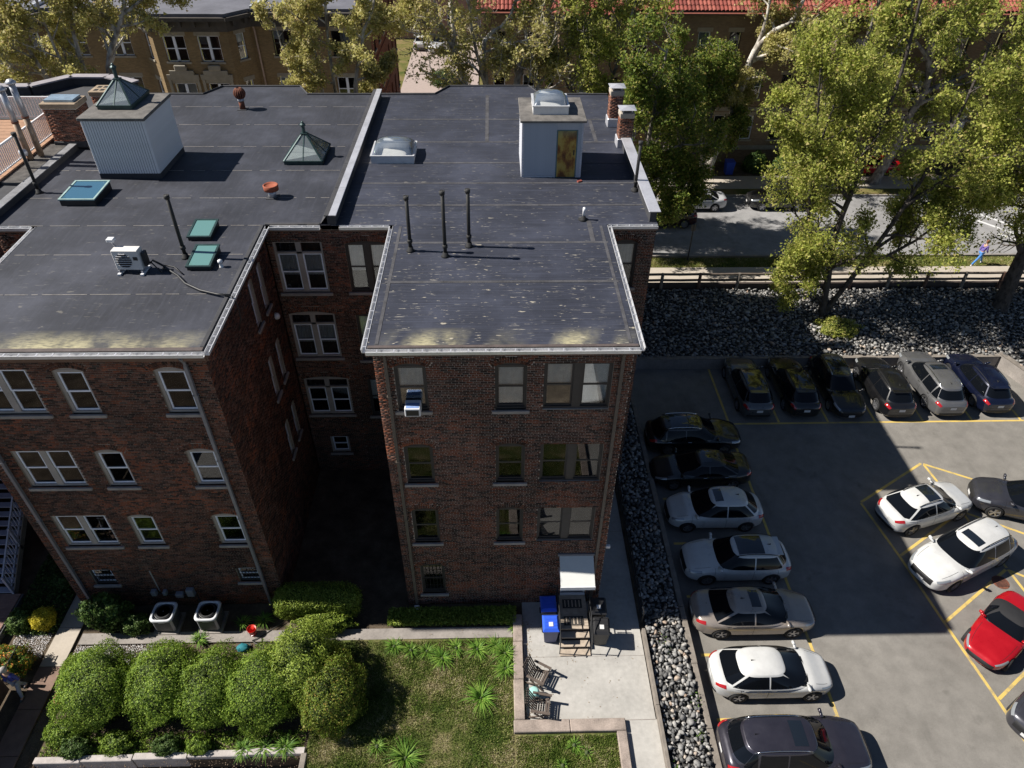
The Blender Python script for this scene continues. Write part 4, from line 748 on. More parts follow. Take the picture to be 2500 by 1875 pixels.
# ------------------------------------------------------------------ buildings across the street
FRB=mat('dark_green_sash',(.05,.055,.055),.5,var=.2); LIME=mat('limestone_trim',(.3,.27,.22),.9,var=.25,scale=2,bump=.2); CORN=mat('dark_cornice',(.07,.06,.052),.8,var=.4,scale=2); TANT=mat('tan_lintel',(.33,.28,.22),.9,var=.15,scale=2)
def farwin(bld,P,a,b,c,d,cols=1,fm=VINYL,head=True,ac=False):
    w=MB(); D=.12
    w.box(a,a+.06,D-.02,D+.05,c,d,T=P).box(b-.06,b,D-.02,D+.05,c,d,T=P).box(a,b,D-.02,D+.05,d-.06,d,T=P).box(a,b,D-.02,D+.05,c,c+.06,T=P); zm=(c+d)/2; W=(b-a)/cols
    for i in range(cols): w.box(a+i*W,a+(i+1)*W,D-.01,D+.04,zm-.03,zm+.03,T=P)
    for i in range(1,cols): w.box(a+i*W-.1,a+i*W+.1,D-.02,D+.05,c,d,T=P)
    wo=w.obj('window',fm,bld)
    for i in range(cols):
        for z0,z1 in ((c+.05,zm-.03),(zm+.03,d-.05)): MB().box(a+i*W+.08,a+(i+1)*W-.08,D+.01,D+.02,z0,z1,T=P).obj('pane',PANE,wo)
        if random.random()<.6: MB().box(a+i*W+.07,a+(i+1)*W-.07,D+.1,D+.11,d-random.choice((.35,.5,.8))*(d-c),d,T=P).obj('blind',random.choice((CURT,BLIND)),wo)
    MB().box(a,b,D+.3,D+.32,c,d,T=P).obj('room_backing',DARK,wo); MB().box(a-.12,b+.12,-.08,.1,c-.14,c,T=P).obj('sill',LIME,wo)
    if head: MB().box(a-.15,b+.15,-.02,.05,d,d+.3,T=P).obj('lintel',TANT if head==2 else LIME,wo)
    if ac: q=MB().bbox(a+W+.2,a+2*W-.2,-.2,.2,c+.06,c+.5,.02,T=P).obj('air_conditioner',WHITE,wo)
def facade(bld,P,u0,u1,z0,z1,ops,m,name='wall'):
    us=sorted({u0,u1,*[v for o in ops for v in o[:2] if u0<v<u1]}); zs=sorted({z0,z1,*[v for o in ops for v in o[2:4]]}); w=MB()
    for a,b in zip(us,us[1:]):
        for c,d in zip(zs,zs[1:]):
            if not any(o[0]<(a+b)/2<o[1] and o[2]<(c+d)/2<o[3] for o in ops): w.add([P(a,0,c),P(b,0,c),P(b,0,d),P(a,0,d)],[(0,1,2,3)])
    for a,b,c,d in [o[:4] for o in ops]: w.add([P(a,0,c),P(a,.3,c),P(a,.3,d),P(a,0,d),P(b,0,c),P(b,.3,c),P(b,.3,d),P(b,0,d)],[(0,1,2,3),(5,4,7,6),(0,4,5,1),(3,2,6,7)])
    return w.obj(name,m,bld)
def seg(p,q):
    p,q=Vector((*p,0)),Vector((*q,0)); U=(q-p).normalized(); return frame(p,U,U.cross(Vector((0,0,1)))),(q-p).length
# yellow brick building, back left
Yb=thing('yellow_brick_building','yellow brick apartment building with dark cornice across the street at the back left','building',(-30,58,1),world=True)
pts=[(-48,58.6),(-40,58.6),(-38.6,56.6),(-34.4,56.6),(-33,58.6),(-26.4,58.6),(-24.9,57),(-19.4,57),(-18.1,58.6),(-9.2,58.6)]; rows=[(9.35,11.15),(6.0,7.8),(2.7,4.5)]
for p,q in zip(pts,pts[1:]):
    P,L=seg(p,q); ops=[]; col=1 if L<3 else 2
    if L<3: ops=[(L/2-.35,L/2+.35,c,d,1) for c,d in rows]
    elif L<6: ops=[(L*.27-.8,L*.27+.8,c,d,2) for c,d in rows]+[(L*.73-.8,L*.73+.8,c,d,2) for c,d in rows]
    else:
        n=int(L/3.1); ops=[(L*(i+.5)/n-.75,L*(i+.5)/n+.75,c,d,2) for i in range(n) for c,d in rows]
    facade(Yb,P,0,L,.8,11.5,ops,YBRICK)
    for o in ops: farwin(Yb,P,*o[:4],o[4],random.choice((VINYL,FRB,VINYL)),True,ac=(o[4]==2 and random.random()<.2))
    MB().box(-.2,L+.2,-.35,.1,11.5,12.25,T=P).obj('frieze',CORN,Yb); MB().box(-.4,L+.4,-.75,.1,12.25,12.5,T=P).obj('cornice',CORN,Yb)
    x=.3
    while x<L-.2: MB().box(x,x+.22,-.62,-.3,11.85,12.249,T=P).obj('bracket',CORN,Yb); x+=1.0
P,L=seg((-24.9,57),(-19.4,57))   # carved stone doorheads between the storeys
for f in (.27,.73):
    u=L*f; h=MB().box(u-1.2,u+1.2,-.12,.1,8.1,8.45,T=P).box(u-.9,u+.9,-.18,.1,8.45,8.75,T=P).bbox(u-.45,u+.45,-.22,.1,8.75,9.15,.05,T=P).obj('carved_head',LIME,Yb); MB().box(u-1.15,u-.95,-.1,.1,5.7,8.1,T=P).box(u+.95,u+1.15,-.1,.1,5.7,8.1,T=P).obj('pilaster',LIME,Yb)
MB().prism([(-48,58.2),(-40,58.2),(-38.6,56.2),(-34.4,56.2),(-33,58.2),(-26.6,58.2),(-25.1,56.5),(-19.2,56.5),(-17.9,58.2),(-9.2,58.2),(-9.2,74),(-48,74)],12.5,12.72).obj('roof',mat('slate_flat_roof',(.13,.13,.15),.7,var=.3,scale=.6),Yb)
for x in (-17.5,-33.5): MB().beam((x,58.0,12.82),(x,74,12.82),.4,.25).obj('party_coping',GUTTER,Yb)
dsp=MB().tube([(-17.9,58.3,12.2),(-17.8,58.45,11.2),(-17.7,58.45,2)],.07,8).obj('downspout',mat('pinkish_pipe',(.45,.33,.27),.6,var=.3),Yb)
P,L=seg((-9.2,58.6),(-9.2,74)); ops=[(1.3+i*2.6,2.2+i*2.6,c,d,1) for i in range(6) for c,d in rows]; facade(Yb,P,0,L,.8,12.7,ops,REDBRICK,'side_wall')
for o in ops: farwin(Yb,P,*o[:4],1,TRIMD,False)
for z in (8.6,5.2,12.3): MB().box(0,L,-.06,.05,z,z+.15,T=P).obj('string_course',REDBRICK,Yb)
# pink brick building far behind the alley
Pb=thing('pink_brick_building','pale pink brick building at the far end of the alley','building',(-4,100,1),world=True); P=frame((0,98,0),(1,0,0),(0,-1,0)); ops=[(x,x+1.2,c,c+1.9,1) for x in (-12,-8.6,-5.6,-2.6,.6,4) for c in (2.4,5.8,9.2)]; facade(Pb,P,-16,10,.8,13,ops,PINKBRICK)
for o in ops: farwin(Pb,P,*o[:4],1,VINYL,True)
MB().box(-16.2,10.2,97.6,110,13,13.5).obj('roof',CORN,Pb)
# tan building with red tile roof
Nb=thing('tan_tile_roof_building','tan brick apartment building with red clay tile roof behind the trees','building',(20,58,1),world=True)
pts=[(-.6,58.4),(4,58.4),(5,56.9),(9,56.9),(10.2,58.4),(24.6,58.4),(25.8,56.6),(29.4,56.6),(30.6,58.4),(40,58.4),(41,56.9),(45,56.9),(46,58.4),(62,58.4)]; rows=[(9.3,11.2),(6.2,8.1),(2.95,4.9)]
TILE=None
def tilemat():
    t=NT('red_clay_tile',rough=.75); c=t.ramp(t.island(),[(0,(.16,.035,.025)),(.5,(.27,.06,.042)),(1,(.34,.1,.07))]); t.i('Base Color',t.mix(.4,c,t.ramp(t.noise(1.2,None,4),[(.3,.55),(.7,1.25)]),'MULTIPLY')); return t.m
TILE=tilemat(); tb=MB()
for p,q in zip(pts,pts[1:]):
    P,L=seg(p,q); ops=[]
    if L<2.4: ops=[(L/2-.4,L/2+.4,c,d,1) for c,d in rows]
    else: n=max(1,int(L/2.1)); ops=[(L*(i+.5)/n-.45,L*(i+.5)/n+.45,c,d,1) for i in range(n) for c,d in rows]
    facade(Nb,P,0,L,.8,12.7,ops,TANBRICK)
    for o in ops: farwin(Nb,P,*o[:4],1,random.choice((VINYL,FRB,FRB)),2)
    for z,h in ((5.3,.28),(2.1,.35)): MB().box(-.05,L+.05,-.1,.05,z,z+h,T=P).obj('belt_course',LIME,Nb)
    MB().box(-.5,L+.5,-.95,.1,12.55,12.75,T=P).obj('soffit',CORN,Nb); MB().box(-.55,L+.55,-1.06,-.95,12.62,12.8,T=P).obj('gutter',CORN,Nb)
    # barrel tiles: half-round courses running up the slope
    n=int((L+1.1)/.3)
    for i in range(n):
        u=-.55+i*.3+.15
        for j in range(9):
            d0,d1=-1.05+j*.5,-1.05+j*.5+.54; z0,z1=12.8+j*.24+.03,12.8+j*.24+.24
            V=[]
            for d_,zz in ((d0,z0),(d1,z1)):
                for a in (0,.25,.5,.75,1): V.append(P(u+.15*cos(pi*a),d_,zz+.13*sin(pi*a)))
            tb.add(V,[(k,k+1,k+6,k+5) for k in range(4)])
q=tb.obj('roof_tiles',TILE,Nb); q['kind']='stuff'
MB().add([(-1.2,57.2,12.7),(62,57.2,12.7),(62,62.5,14.9),(-1.2,62.5,14.9),(-1.2,70,14.9),(62,70,14.9)],[(0,1,2,3),(3,2,5,4)]).obj('roof_deck',mat('tile_underlay',(.2,.06,.04),.9),Nb)
P,L=seg((-.6,70),(-.6,58.4)); facade(Nb,P,0,L,.8,12.7,[],TANBRICK,'side_wall')
# things in the front yards
bn=thing('blue_bin','blue wheelie bin standing in front of the tan building','bin',(19.4,56,1.02)); MB().add([(-.28,-.32,0),(.28,-.32,0),(.28,.3,0),(-.28,.3,0),(-.34,-.4,1),(.34,-.4,1),(.34,.38,1),(-.34,.38,1)],[(3,2,1,0),(0,1,5,4),(1,2,6,5),(2,3,7,6),(3,0,4,7),(4,5,6,7)]).obj('body',mat('blue_plastic',(.02,.06,.4),.45,var=.1),bn); MB().bbox(-.37,.37,-.43,.42,1.0,1.07,.02).obj('lid',mat('blue_plastic'),bn)
# slim lamp post by the kerb
lp=thing('lamp_post','slim black post with a small sign by the near kerb','post',(13.04,41.95,.95)); MB().tube([(0,0,0),(0,0,2.6)],.04,8).obj('pole',BLACKM,lp); MB().lathe([(.1,0),(.06,.1)],10).obj('base',BLACKM,lp); MB().bbox(-.15,.15,-.015,.015,2.15,2.6,.01).obj('sign_plate',mat('dark_sign',(.06,.06,.06),.5),lp)
# ------------------------------------------------------------------ cars
def paint(name,c,metal=.0,rough=.28):
    t=NT(name,c,rough,metal,.5,Coat_Weight=1.,Coat_Roughness=.04); dirt=t.noise(2.2,t.pos(obj=True),5,.6); t.i('Base Color',t.ramp(dirt,[(.25,sc3(c,.86)),(.75,sc3(c,1.06))])); t.i('Roughness',t.rng(dirt,.3,.7,rough*.8,rough*1.5)); return t.m
PAINT=dict(white=paint('white_car_paint',(.56,.56,.55)),black=paint('black_car_paint',(.008,.008,.009)),tan=paint('champagne_car_paint',(.36,.31,.27),.35),plum=paint('plum_grey_car_paint',(.034,.032,.045),.4),silver=paint('silver_grey_car_paint',(.17,.17,.175),.5),grey=paint('mid_grey_car_paint',(.11,.115,.12),.5),navy=paint('navy_car_paint',(.006,.009,.028),.3),charcoal=paint('charcoal_car_paint',(.045,.045,.055),.4),red=paint('red_car_paint',(.42,.006,.012),.2),maroon=paint('dark_red_car_paint',(.04,.008,.008),.2),pearl=paint('pearl_white_car_paint',(.48,.48,.5),.1))
CGL=NT('car_glass',(.004,.005,.007),.05,0,.32); CGLASS=CGL.m; CROOF=NT('car_roof_glass',(.01,.014,.02),.05,0,.7,Coat_Weight=1.).m; HEADL=NT('headlight_lens',(.3,.32,.34),.1,.3,.6,Coat_Weight=1.).m; TAILL=NT('tail_light_lens',(.35,.01,.012),.15,0,.6,Coat_Weight=1.).m; CHROME=NT('chrome',(.7,.7,.72),.15,1).m; RIM=mat('alloy_rim',(.42,.42,.44),.3,.8,var=.1); RIMD=mat('dark_alloy_rim',(.06,.06,.065),.35,.7,var=.1); TYRE=mat('tyre_rubber',(.014,.014,.015),.85,var=.2); PLATE=mat('white_number_plate',(.6,.6,.6),.5,var=.05); TRIMB=mat('black_car_trim',(.012,.012,.013),.55,var=.2); SOFT=mat('black_soft_top',(.014,.014,.016),.9,var=.2,bump=.2,bs=200); SEATT=mat('dark_seat',(.05,.03,.03),.8,var=.2)
def sgp(a,e): return np.sign(a)*np.abs(a)**e
def wheelmesh(R):
    w=.2; tp=[(R-.12,-w/2+.01),(R-.05,-w/2),(R-.012,-w/2+.025),(R,-.05),(R,.05),(R-.012,w/2-.025),(R-.05,w/2),(R-.12,w/2-.01)]
    T=lambda x,y,z:(x,z,y); t=MB().lathe(tp,28,T=T); t.f=t.f[:-2]; tm=t.mesh('wheel',TYRE,True)
    r=R-.115; g=MB().lathe([(r+.012,-w/2+.02),(r-.02,-w/2+.03),(r-.035,.0)],24,T=T); g.f=g.f[:-2]; g.lathe([(0,.03),(r-.03,.03)],20,T=T); g.f=g.f[:-1]
    for k in range(5):
        a=2*pi*k/5+.3
        for da in (-.13,.13):
            c,s=cos(a),sin(a); c2,s2=cos(a+da),sin(a+da); g.beam((c*.03,-w/2+.035,s*.03),(c2*(r),-w/2+.03,s2*(r)),.035,.03,(0,1,0))
    g.lathe([(.06,-w/2+.02),(.055,.0)],12,T=T); return tm,g
WM={}
def wheels(R,dark):
    if (R,dark) not in WM: tm,g=wheelmesh(R); WM[(R,dark)]=(tm,g.mesh('rim',RIMD if dark else RIM,False))
    return WM[(R,dark)]
KINDS={}
def kind(key,L=4.6,W=1.84,H=1.66,wb=2.7,R=.35,zn=.88,zc=1.06,zb=1.02,zt=1.02,xcf=.95,xrf=.2,xrr=-1.55,xcr=-2.1,wr=.6,nf=5.,nr=6.5,pan=None,rails=None,third=False,soft=False,dark=False,fin=True,spoiler=False,chrome=False,lx=0,cladding=False,rw=(.3,.88)):
    if key in KINDS: return KINDS[key]
    h=L/2; xs=np.linspace(-h,h,400)
    zp=np.interp(xs,[-h,-h+.05,-h+.22,xcr,(xcr+xcf)/2,xcf,h-.45,h-.12,h],[zt-.24,zt-.08,zt-.01,zt+.01,zb,zc,zn+.03,zn-.06,zn-.26]); k=np.ones(15)/15; zs=np.convolve(np.pad(zp,7,'edge'),k,'valid')
    ztop=lambda x:np.interp(x,xs,zs); zbot=lambda x:.2+.1*np.clip((np.abs(x)-h+.6)/.6,0,1)**2
    def w_(x):
        n=np.where(x>0,nf,nr); return W/2*np.maximum(1e-4,1-np.minimum(1,np.abs(x/h))**n)**(1/n)
    def S(x,ph,off=0):
        x=np.asarray(x,float); ph=np.asarray(ph,float); a,b=zbot(x),ztop(x); zm,hz=(a+b)/2,(b-a)/2; m=np.where(np.sin(ph)>0,4.2,5.5)
        return np.stack([x+0*ph,w_(x)*sgp(np.cos(ph),2/m)*(1-.05*np.clip(np.sin(ph),0,1)**2)*(1-.015*np.cos(ph*2)),zm+hz*sgp(np.sin(ph),2/m)],-1)
    def Sn(x,ph,off):
        e=1e-3; p=S(x,ph); n=np.cross(S(x+e,ph)-p,S(x,ph+e)-p); l=np.linalg.norm(n); n=n/l if l>1e-12 else np.array((0,0,1.))
        if n@np.array((0,p[1],p[2]-.6))<0: n=-n
        return p+n*off
    N,K=54,40; ts=np.sin(np.linspace(-pi/2,pi/2,N)); X=h*.9995*ts; PH=np.linspace(0,2*pi,K,endpoint=False)+.04
    V=S(X[:,None],PH[None,:]).reshape(-1,3); F=[(i*K+j,i*K+(j+1)%K,(i+1)*K+(j+1)%K,(i+1)*K+j) for i in range(N-1) for j in range(K)]+[tuple(range(K)),tuple(reversed(range((N-1)*K,N*K)))]
    F=[tuple(reversed(f)) for f in F]; me=raw('body',V.tolist(),F,None,False,False)
    bm=bmesh.new(); bm.from_mesh(me); bmesh.ops.recalc_face_normals(bm,faces=bm.faces); bm.to_mesh(me); bm.free()
    ax=[(wb/2+lx,1),(wb/2+lx,-1),(-wb/2+lx,1),(-wb/2+lx,-1)]; tmp=bpy.data.objects.new('tmp',me); COL.objects.link(tmp); cut=MB()
    for x,s in ax: cut.tube([(x,s*(W/2-.27),R),(x,s*(W/2+.2),R)],R+.045,28)
    cm=cut.mesh('cut'); bm=bmesh.new(); bm.from_mesh(cm); bmesh.ops.recalc_face_normals(bm,faces=bm.faces); bm.to_mesh(cm); bm.free(); co=bpy.data.objects.new('cut',cm); COL.objects.link(co)
    md=tmp.modifiers.new('b','BOOLEAN'); md.object=co; md.operation='DIFFERENCE'; md.solver='EXACT'; dg=bpy.context.evaluated_depsgraph_get(); body=bpy.data.meshes.new_from_object(tmp.evaluated_get(dg)); body.name='body'
    for o in (tmp,co): bpy.data.objects.remove(o)
    def shade(m,ang=.6): m.polygons.foreach_set('use_smooth',[True]*len(m.polygons)); m.set_sharp_from_angle(angle=ang); return m
    shade(body); parts=[('body',body,'P',None)]
    # cabin
    cr=.085; zr=H-cr; lerp=lambda a,b,t:a+(b-a)*t
    xf=lambda t:lerp(xcf,xrf,t**.92); xr=lambda t:lerp(xcr,xrr,t**1.15); zl=min(ztop(xcf),ztop(xcr),zb)-.06; xm_=(xrf+xrr)/2+.1; hl_=max(xcf-xm_,xm_-xcr); zz=lambda t,x=None:lerp(zl,zr,t)-(0 if x is None else t*.11*min(1.4,abs((x-xm_)/hl_)*1.25)**2.2); ww=lambda t:lerp(W/2*.97,wr,max(0,t)**1.3); nn=3.7
    def C(u,t):  # u angle
        a,b=xf(t),xr(t); c,s=cos(u),sin(u); e=2/nn; X_=(a+b)/2+(a-b)/2*math.copysign(abs(c)**e,c); return (X_,ww(t)*math.copysign(abs(s)**e,s),zz(t,X_))
    def sidey(x,t):
        a,b=xf(t),xr(t); q=min(.999,abs((x-(a+b)/2)/((a-b)/2))); return ww(t)*(1-q**nn)**(1/nn)
    def endx(y,t,s):
        a,b=xf(t),xr(t); q=min(.999,abs(y/ww(t))); return (a+b)/2+s*(a-b)/2*(1-q**nn)**(1/nn)
    def roofz(x,y):
        a,b=xf(1),xr(1); s=min(1,(abs((x-(a+b)/2)/((a-b)/2))**nn+abs(y/ww(1))**nn)**(1/nn)); return zz(1,x)+cr*(1-s**3)
    M_=56; g=MB(); T=[0,.15,.3,.45,.6,.75,.88,.96,1]
    for t in T: g.v+=[C(2*pi*j/M_+.03,t) for j in range(M_)]
    cx=(xf(1)+xr(1))/2
    for s in (.985,.94,.85,.7,.5,.25,.02): g.v+=[(cx+(p[0]-cx)*s,p[1]*s,zz(1,cx+(p[0]-cx)*s)+cr*(1-s**3)) for p in [C(2*pi*j/M_+.03,1) for j in range(M_)]]
    nr_=len(T)+7; g.f=[(i*M_+j,i*M_+(j+1)%M_,(i+1)*M_+(j+1)%M_,(i+1)*M_+j) for i in range(nr_-1) for j in range(M_)]+[tuple((nr_-1)*M_+j for j in range(M_))]
    parts.append(('roof_shell',shade(g.mesh('roof_shell'),.9),'P' if not soft else SOFT,None))
    def patch(name,fn,nu,nv,m,parent=None): parts.append((name,MB().grid(fn,nu,nv).mesh(name,None,True),m,parent))
    def endface(y,z,s):
        lo,hi=0,h*.9995
        for _ in range(26):
            m=(lo+hi)/2; x=s*m; a,b=float(zbot(x)),float(ztop(x)); q=(z-(a+b)/2)/((b-a)/2); e=4.2 if q>0 else 5.5
            ok=abs(q)<1 and float(w_(np.float64(x)))*(1-abs(q)**e)**(1/e)>=abs(y)
            lo,hi=(m,hi) if ok else (lo,m)
        return s*lo
    o=.009
    patch('windshield',lambda u,v:(lambda t,y:(endx(y,t,1)+o,y,zz(t,endx(y,t,1))+o*.7))(lerp(.08,.96,v),(2*u-1)*.87*ww(lerp(.08,.96,v))),14,6,CGLASS)
    if not soft: patch('rear_window',lambda u,v:(lambda t,y:(endx(y,t,-1)-o,y,zz(t,endx(y,t,-1))+o*.7))(lerp(*rw,v),(1-2*u)*.83*ww(lerp(*rw,v))),14,6,CGLASS)
    patch('cowl',lambda u,v:(lambda t,y:(endx(y,t,1)+.012,y,zz(t,endx(y,t,1))+.008))(lerp(.0,.08,v),(2*u-1)*.86*ww(.05)),14,2,TRIMB)
    for s in (1,-1): patch('hood_seam',lambda u,v:Sn(lerp(xcf+.05,h-.35,u),(lambda p:p if s==1 else pi-p)(lerp(.93,.955,v)),.003),12,1,TRIMB)
    patch('tailgate_seam',lambda u,v:(lambda y,z:(endface(y,z,-1)-.004,y,z))(lerp(.6,-.6,u),lerp(zt-.47,zt-.455,v)),12,1,TRIMB)
    bp=(xrf+xrr)/2+.12; t0,t1=.15,.9; fr=lambda t:xf(t)-.2-.02*t; 
    rr=lambda t:xr(t)+lerp(.36 if not third else .34,.2,t)
    wins=[(lambda t:bp+.03,fr),(rr,lambda t:bp-.03)] if not third else [(lambda t:bp+.03,fr),(lambda t:lerp(bp-.95,bp-.9,t),lambda t:bp-.03),(rr,lambda t:bp-1.0)]
    if soft: wins=[(lambda t:bp-.1,fr)]
    for s in (1,-1):
        for a,b in wins: patch('side_window',lambda u,v:(lambda t:(lambda x:(x,s*(sidey(x,t)+o),zz(t,x)+o*.3))(lerp(a(t),b(t),u)))(lerp(t0,t1,v)),10,5,CGLASS)
    if pan:
        for (a,b,w) in pan: patch('sunroof',lambda u,v:(lambda x,y:(x,y,roofz(x,y)+.006))(lerp(a,b,u),lerp(-w,w,v)),8,8,CROOF)
    # lights, grille, plates
    hl,tl=(h-.62,h-.13),(-h+.05,-h+.36)
    for s in (1,-1):
        f=lambda p:p if s==1 else pi-p
        patch('headlight',lambda u,v:Sn(lerp(*hl,u),f(lerp(.3,.62+.1*u,v)),.008),10,4,HEADL); patch('tail_light',lambda u,v:Sn(lerp(*tl,u),f(lerp(.32,.75,v)),.008),8,4,TAILL)
    zg=zn-.1; patch('grille',lambda u,v:(lambda y,z:(endface(y,z,1)+.01,y,z))(lerp(-.5,.5,u),lerp(zg-.34,zg-.06,v)),12,5,TRIMB); patch('number_plate',lambda u,v:(lambda y,z:(endface(y,z,1)+.025,y,z))(lerp(-.16,.16,u),lerp(zg-.42,zg-.27,v)),4,2,PLATE)
    patch('number_plate',lambda u,v:(lambda y,z:(endface(y,z,-1)-.015,y,z))(lerp(.16,-.16,u),lerp(zt-.4,zt-.25,v)),4,2,PLATE)
    patch('rear_bumper_trim',lambda u,v:(lambda y,z:(endface(y,z,-1)-.008,y,z))(lerp(.62,-.62,u),lerp(.32,.47,v)),12,3,TRIMB)
    for s in (1,-1):
        f=lambda p:p if s==1 else pi-p; patch('sill_trim',lambda u,v:Sn(lerp(-wb/2+R+.06,wb/2-R-.06,u)+lx,f(lerp(-.95,-.35 if cladding else -.6,v)),.006),14,3,TRIMB)
        for x in (xcf-.12,bp,bp-1.0): patch('door_seam',lambda u,v:Sn(x+.012*u,f(lerp(-.35,.85,v)),.003),1,10,TRIMB)
        for x in (bp+.2,bp-.8):
            p=Sn(x,f(.42),.02); parts.append(('door_handle',MB().bbox(p[0]-.09,p[0]+.09,p[1]-.015,p[1]+.015,p[2]-.018,p[2]+.018,.008).mesh('door_handle'),CHROME if chrome else 'P',None))
        x=xcf-.28; y=s*(W/2+.015); z=float(ztop(x))+.06; mr=MB().lathe([(0,-.09),(.055,-.08),(.078,-.02),(.074,.05),(.0,.075)],10,T=lambda a,b,c:(x+a*.8-.02,y+c*1.15*s,z+b*.85)); mr.beam((x,s*(W/2-.2),z-.06),(x,y,z-.03),.09,.07); parts.append(('mirror',mr.mesh('mirror',None,True),'P',None))
        if rails: yy=s*wr*.9; parts.append(('roof_rail',MB().tube([(lerp(rails[0],rails[1],q),yy+0*q,roofz(lerp(rails[0],rails[1],q),yy)+.05*min(1,6*q,6*(1-q))) for q in np.linspace(0,1,9)],.018,6).mesh('roof_rail',None,True),CHROME if chrome else TRIMB,None))
        patch('wiper',lambda u,v:(lambda y,t:(endx(y,t,1)+.022,y,zz(t,endx(y,t,1))+.015))(lerp(.02,.5,u)*s*1.0-.1,lerp(.06,.12+.1*u,v)),6,1,TRIMB)
    if fin: parts.append(('antenna',MB().add([(xrr+.3,-.025,roofz(xrr+.3,0)-.01),(xrr+.3,.025,roofz(xrr+.3,0)-.01),(xrr+.5,0,roofz(xrr+.5,0)-.01),(xrr+.3,0,roofz(xrr+.3,0)+.07)],[(0,2,3),(1,3,2),(0,3,1),(0,1,2)]).mesh('antenna'),TRIMB,None))
    if spoiler: parts.append(('spoiler',MB().bbox(xrr-.14,xrr+.1,-wr*.8,wr*.8,zz(1,xrr)-.01,zz(1,xrr)+.025,.01).mesh('spoiler'),'P',None))
    if soft:
        pass
    tm,rm=wheels(R,dark)
    for x,s in ax: parts.append(('wheel',tm,None,(x,s*(W/2-.115),R,s))) 
    KINDS[key]=(parts,rm); return KINDS[key]
PM_CACHE={}
def car(name,label,kk,col,x,y,ang,z=None,group=None,cat='car'):
    if z is None: x,y,z=x*SF,y*SF,LZ
    parts,rm=KINDS[kk]; t=thing(name,label,cat,(x,y,z),radians(ang),group)
    for nm,me,m,extra in parts:
        if nm=='wheel':
            px,py,pz,s=extra; o=ob('wheel',me,t,(px,py,pz),(0,0,0 if s<0 else pi)); ob('rim',rm,o); continue
        o=ob(nm,me,t)
        mm=PAINT[col] if isinstance(m,str) else m
        if mm:
            if not me.materials: me.materials.append(None)
            o.material_slots[0].link='OBJECT'; o.material_slots[0].material=mm
    return t
kind('wagon',L=4.72,W=1.86,H=1.58,wb=2.8,R=.35,zn=.84,zc=1.02,zb=1.0,zt=1.0,xcf=1.3,xrf=.3,xrr=-1.7,xcr=-2.25,wr=.6,pan=[(-.35,.2,.5),(-1.3,-.45,.5)],rails=(.2,-1.6),chrome=True,third=True)
kind('sedan',L=4.75,W=1.82,H=1.44,wb=2.78,R=.33,zn=.76,zc=.95,zb=.94,zt=1.02,xcf=1.35,xrf=.25,xrr=-.95,xcr=-2.0,wr=.55,nf=4.2,nr=4.8,pan=[(-.35,.1,.4)],chrome=True,rw=(.22,.88))
kind('tan_sedan',L=4.88,W=1.86,H=1.45,wb=2.83,R=.34,zn=.76,zc=.95,zb=.94,zt=1.04,xcf=1.35,xrf=.28,xrr=-.95,xcr=-2.1,wr=.56,nf=4.0,nr=4.8,pan=[(-.3,.08,.38)],chrome=False,rw=(.2,.88))
kind('hrv',L=4.3,W=1.77,H=1.6,wb=2.61,R=.33,zn=.86,zc=1.03,zb=1.0,zt=1.0,xcf=1.3,xrf=.3,xrr=-1.25,xcr=-2.0,wr=.56,nf=4.2,nr=5,pan=[(-.2,.15,.36)],cladding=True)
kind('crossover',L=4.46,W=1.84,H=1.6,wb=2.68,R=.35,zn=.88,zc=1.05,zb=1.02,zt=1.02,xcf=1.2,xrf=.28,xrr=-1.6,xcr=-2.1,wr=.58,nf=5,nr=6,pan=[(-.95,.12,.46)],third=False,rails=(.2,-1.5),spoiler=True)
kind('hatch',L=4.46,W=1.8,H=1.46,wb=2.7,R=.33,zn=.76,zc=.95,zb=.95,zt=1.0,xcf=1.35,xrf=.25,xrr=-1.2,xcr=-2.1,wr=.55,nf=4,nr=4.6,rw=(.25,.85))
kind('big_suv',L=4.98,W=1.93,H=1.75,wb=2.85,R=.38,zn=.98,zc=1.15,zb=1.1,zt=1.1,xcf=1.4,xrf=.45,xrr=-1.85,xcr=-2.38,wr=.64,nf=5.5,nr=7,pan=[(-.35,.12,.42)],third=True,rails=(.2,-1.7),chrome=True,cladding=True)
kind('suv',L=4.62,W=1.86,H=1.68,wb=2.7,R=.36,zn=.94,zc=1.1,zb=1.06,zt=1.06,xcf=1.22,xrf=.3,xrr=-1.65,xcr=-2.2,wr=.61,nf=5,nr=7,rails=(.15,-1.6),third=False,cladding=True,spoiler=True)
kind('pano_suv',L=4.62,W=1.86,H=1.62,wb=2.75,R=.36,zn=.9,zc=1.06,zb=1.02,zt=1.02,xcf=1.22,xrf=.3,xrr=-1.6,xcr=-2.2,wr=.61,nf=4.8,nr=6,pan=[(-1.5,.22,.5)],rails=(.15,-1.6),spoiler=True)
kind('sportback',L=4.48,W=1.85,H=1.57,wb=2.68,R=.36,zn=.86,zc=1.03,zb=1.02,zt=1.08,xcf=1.22,xrf=.3,xrr=-1.15,xcr=-2.08,wr=.57,nf=4.6,nr=4.6,pan=[(-.55,.12,.46)],rails=(.1,-1.1),rw=(.22,.82))
kind('long_suv',L=5.0,W=1.95,H=1.73,wb=2.93,R=.37,zn=.94,zc=1.12,zb=1.08,zt=1.08,xcf=1.35,xrf=.42,xrr=-1.8,xcr=-2.38,wr=.63,nf=4.4,nr=5.5,pan=[(-.25,.16,.42)],rails=(.15,-1.7),third=True)
kind('roadster',L=3.95,W=1.74,H=1.23,wb=2.31,R=.31,zn=.66,zc=.84,zb=.82,zt=.88,xcf=.55,xrf=-.05,xrr=-.75,xcr=-1.3,wr=.5,nf=3.4,nr=4,soft=True,fin=False)
G='cars parked along the left kerb'
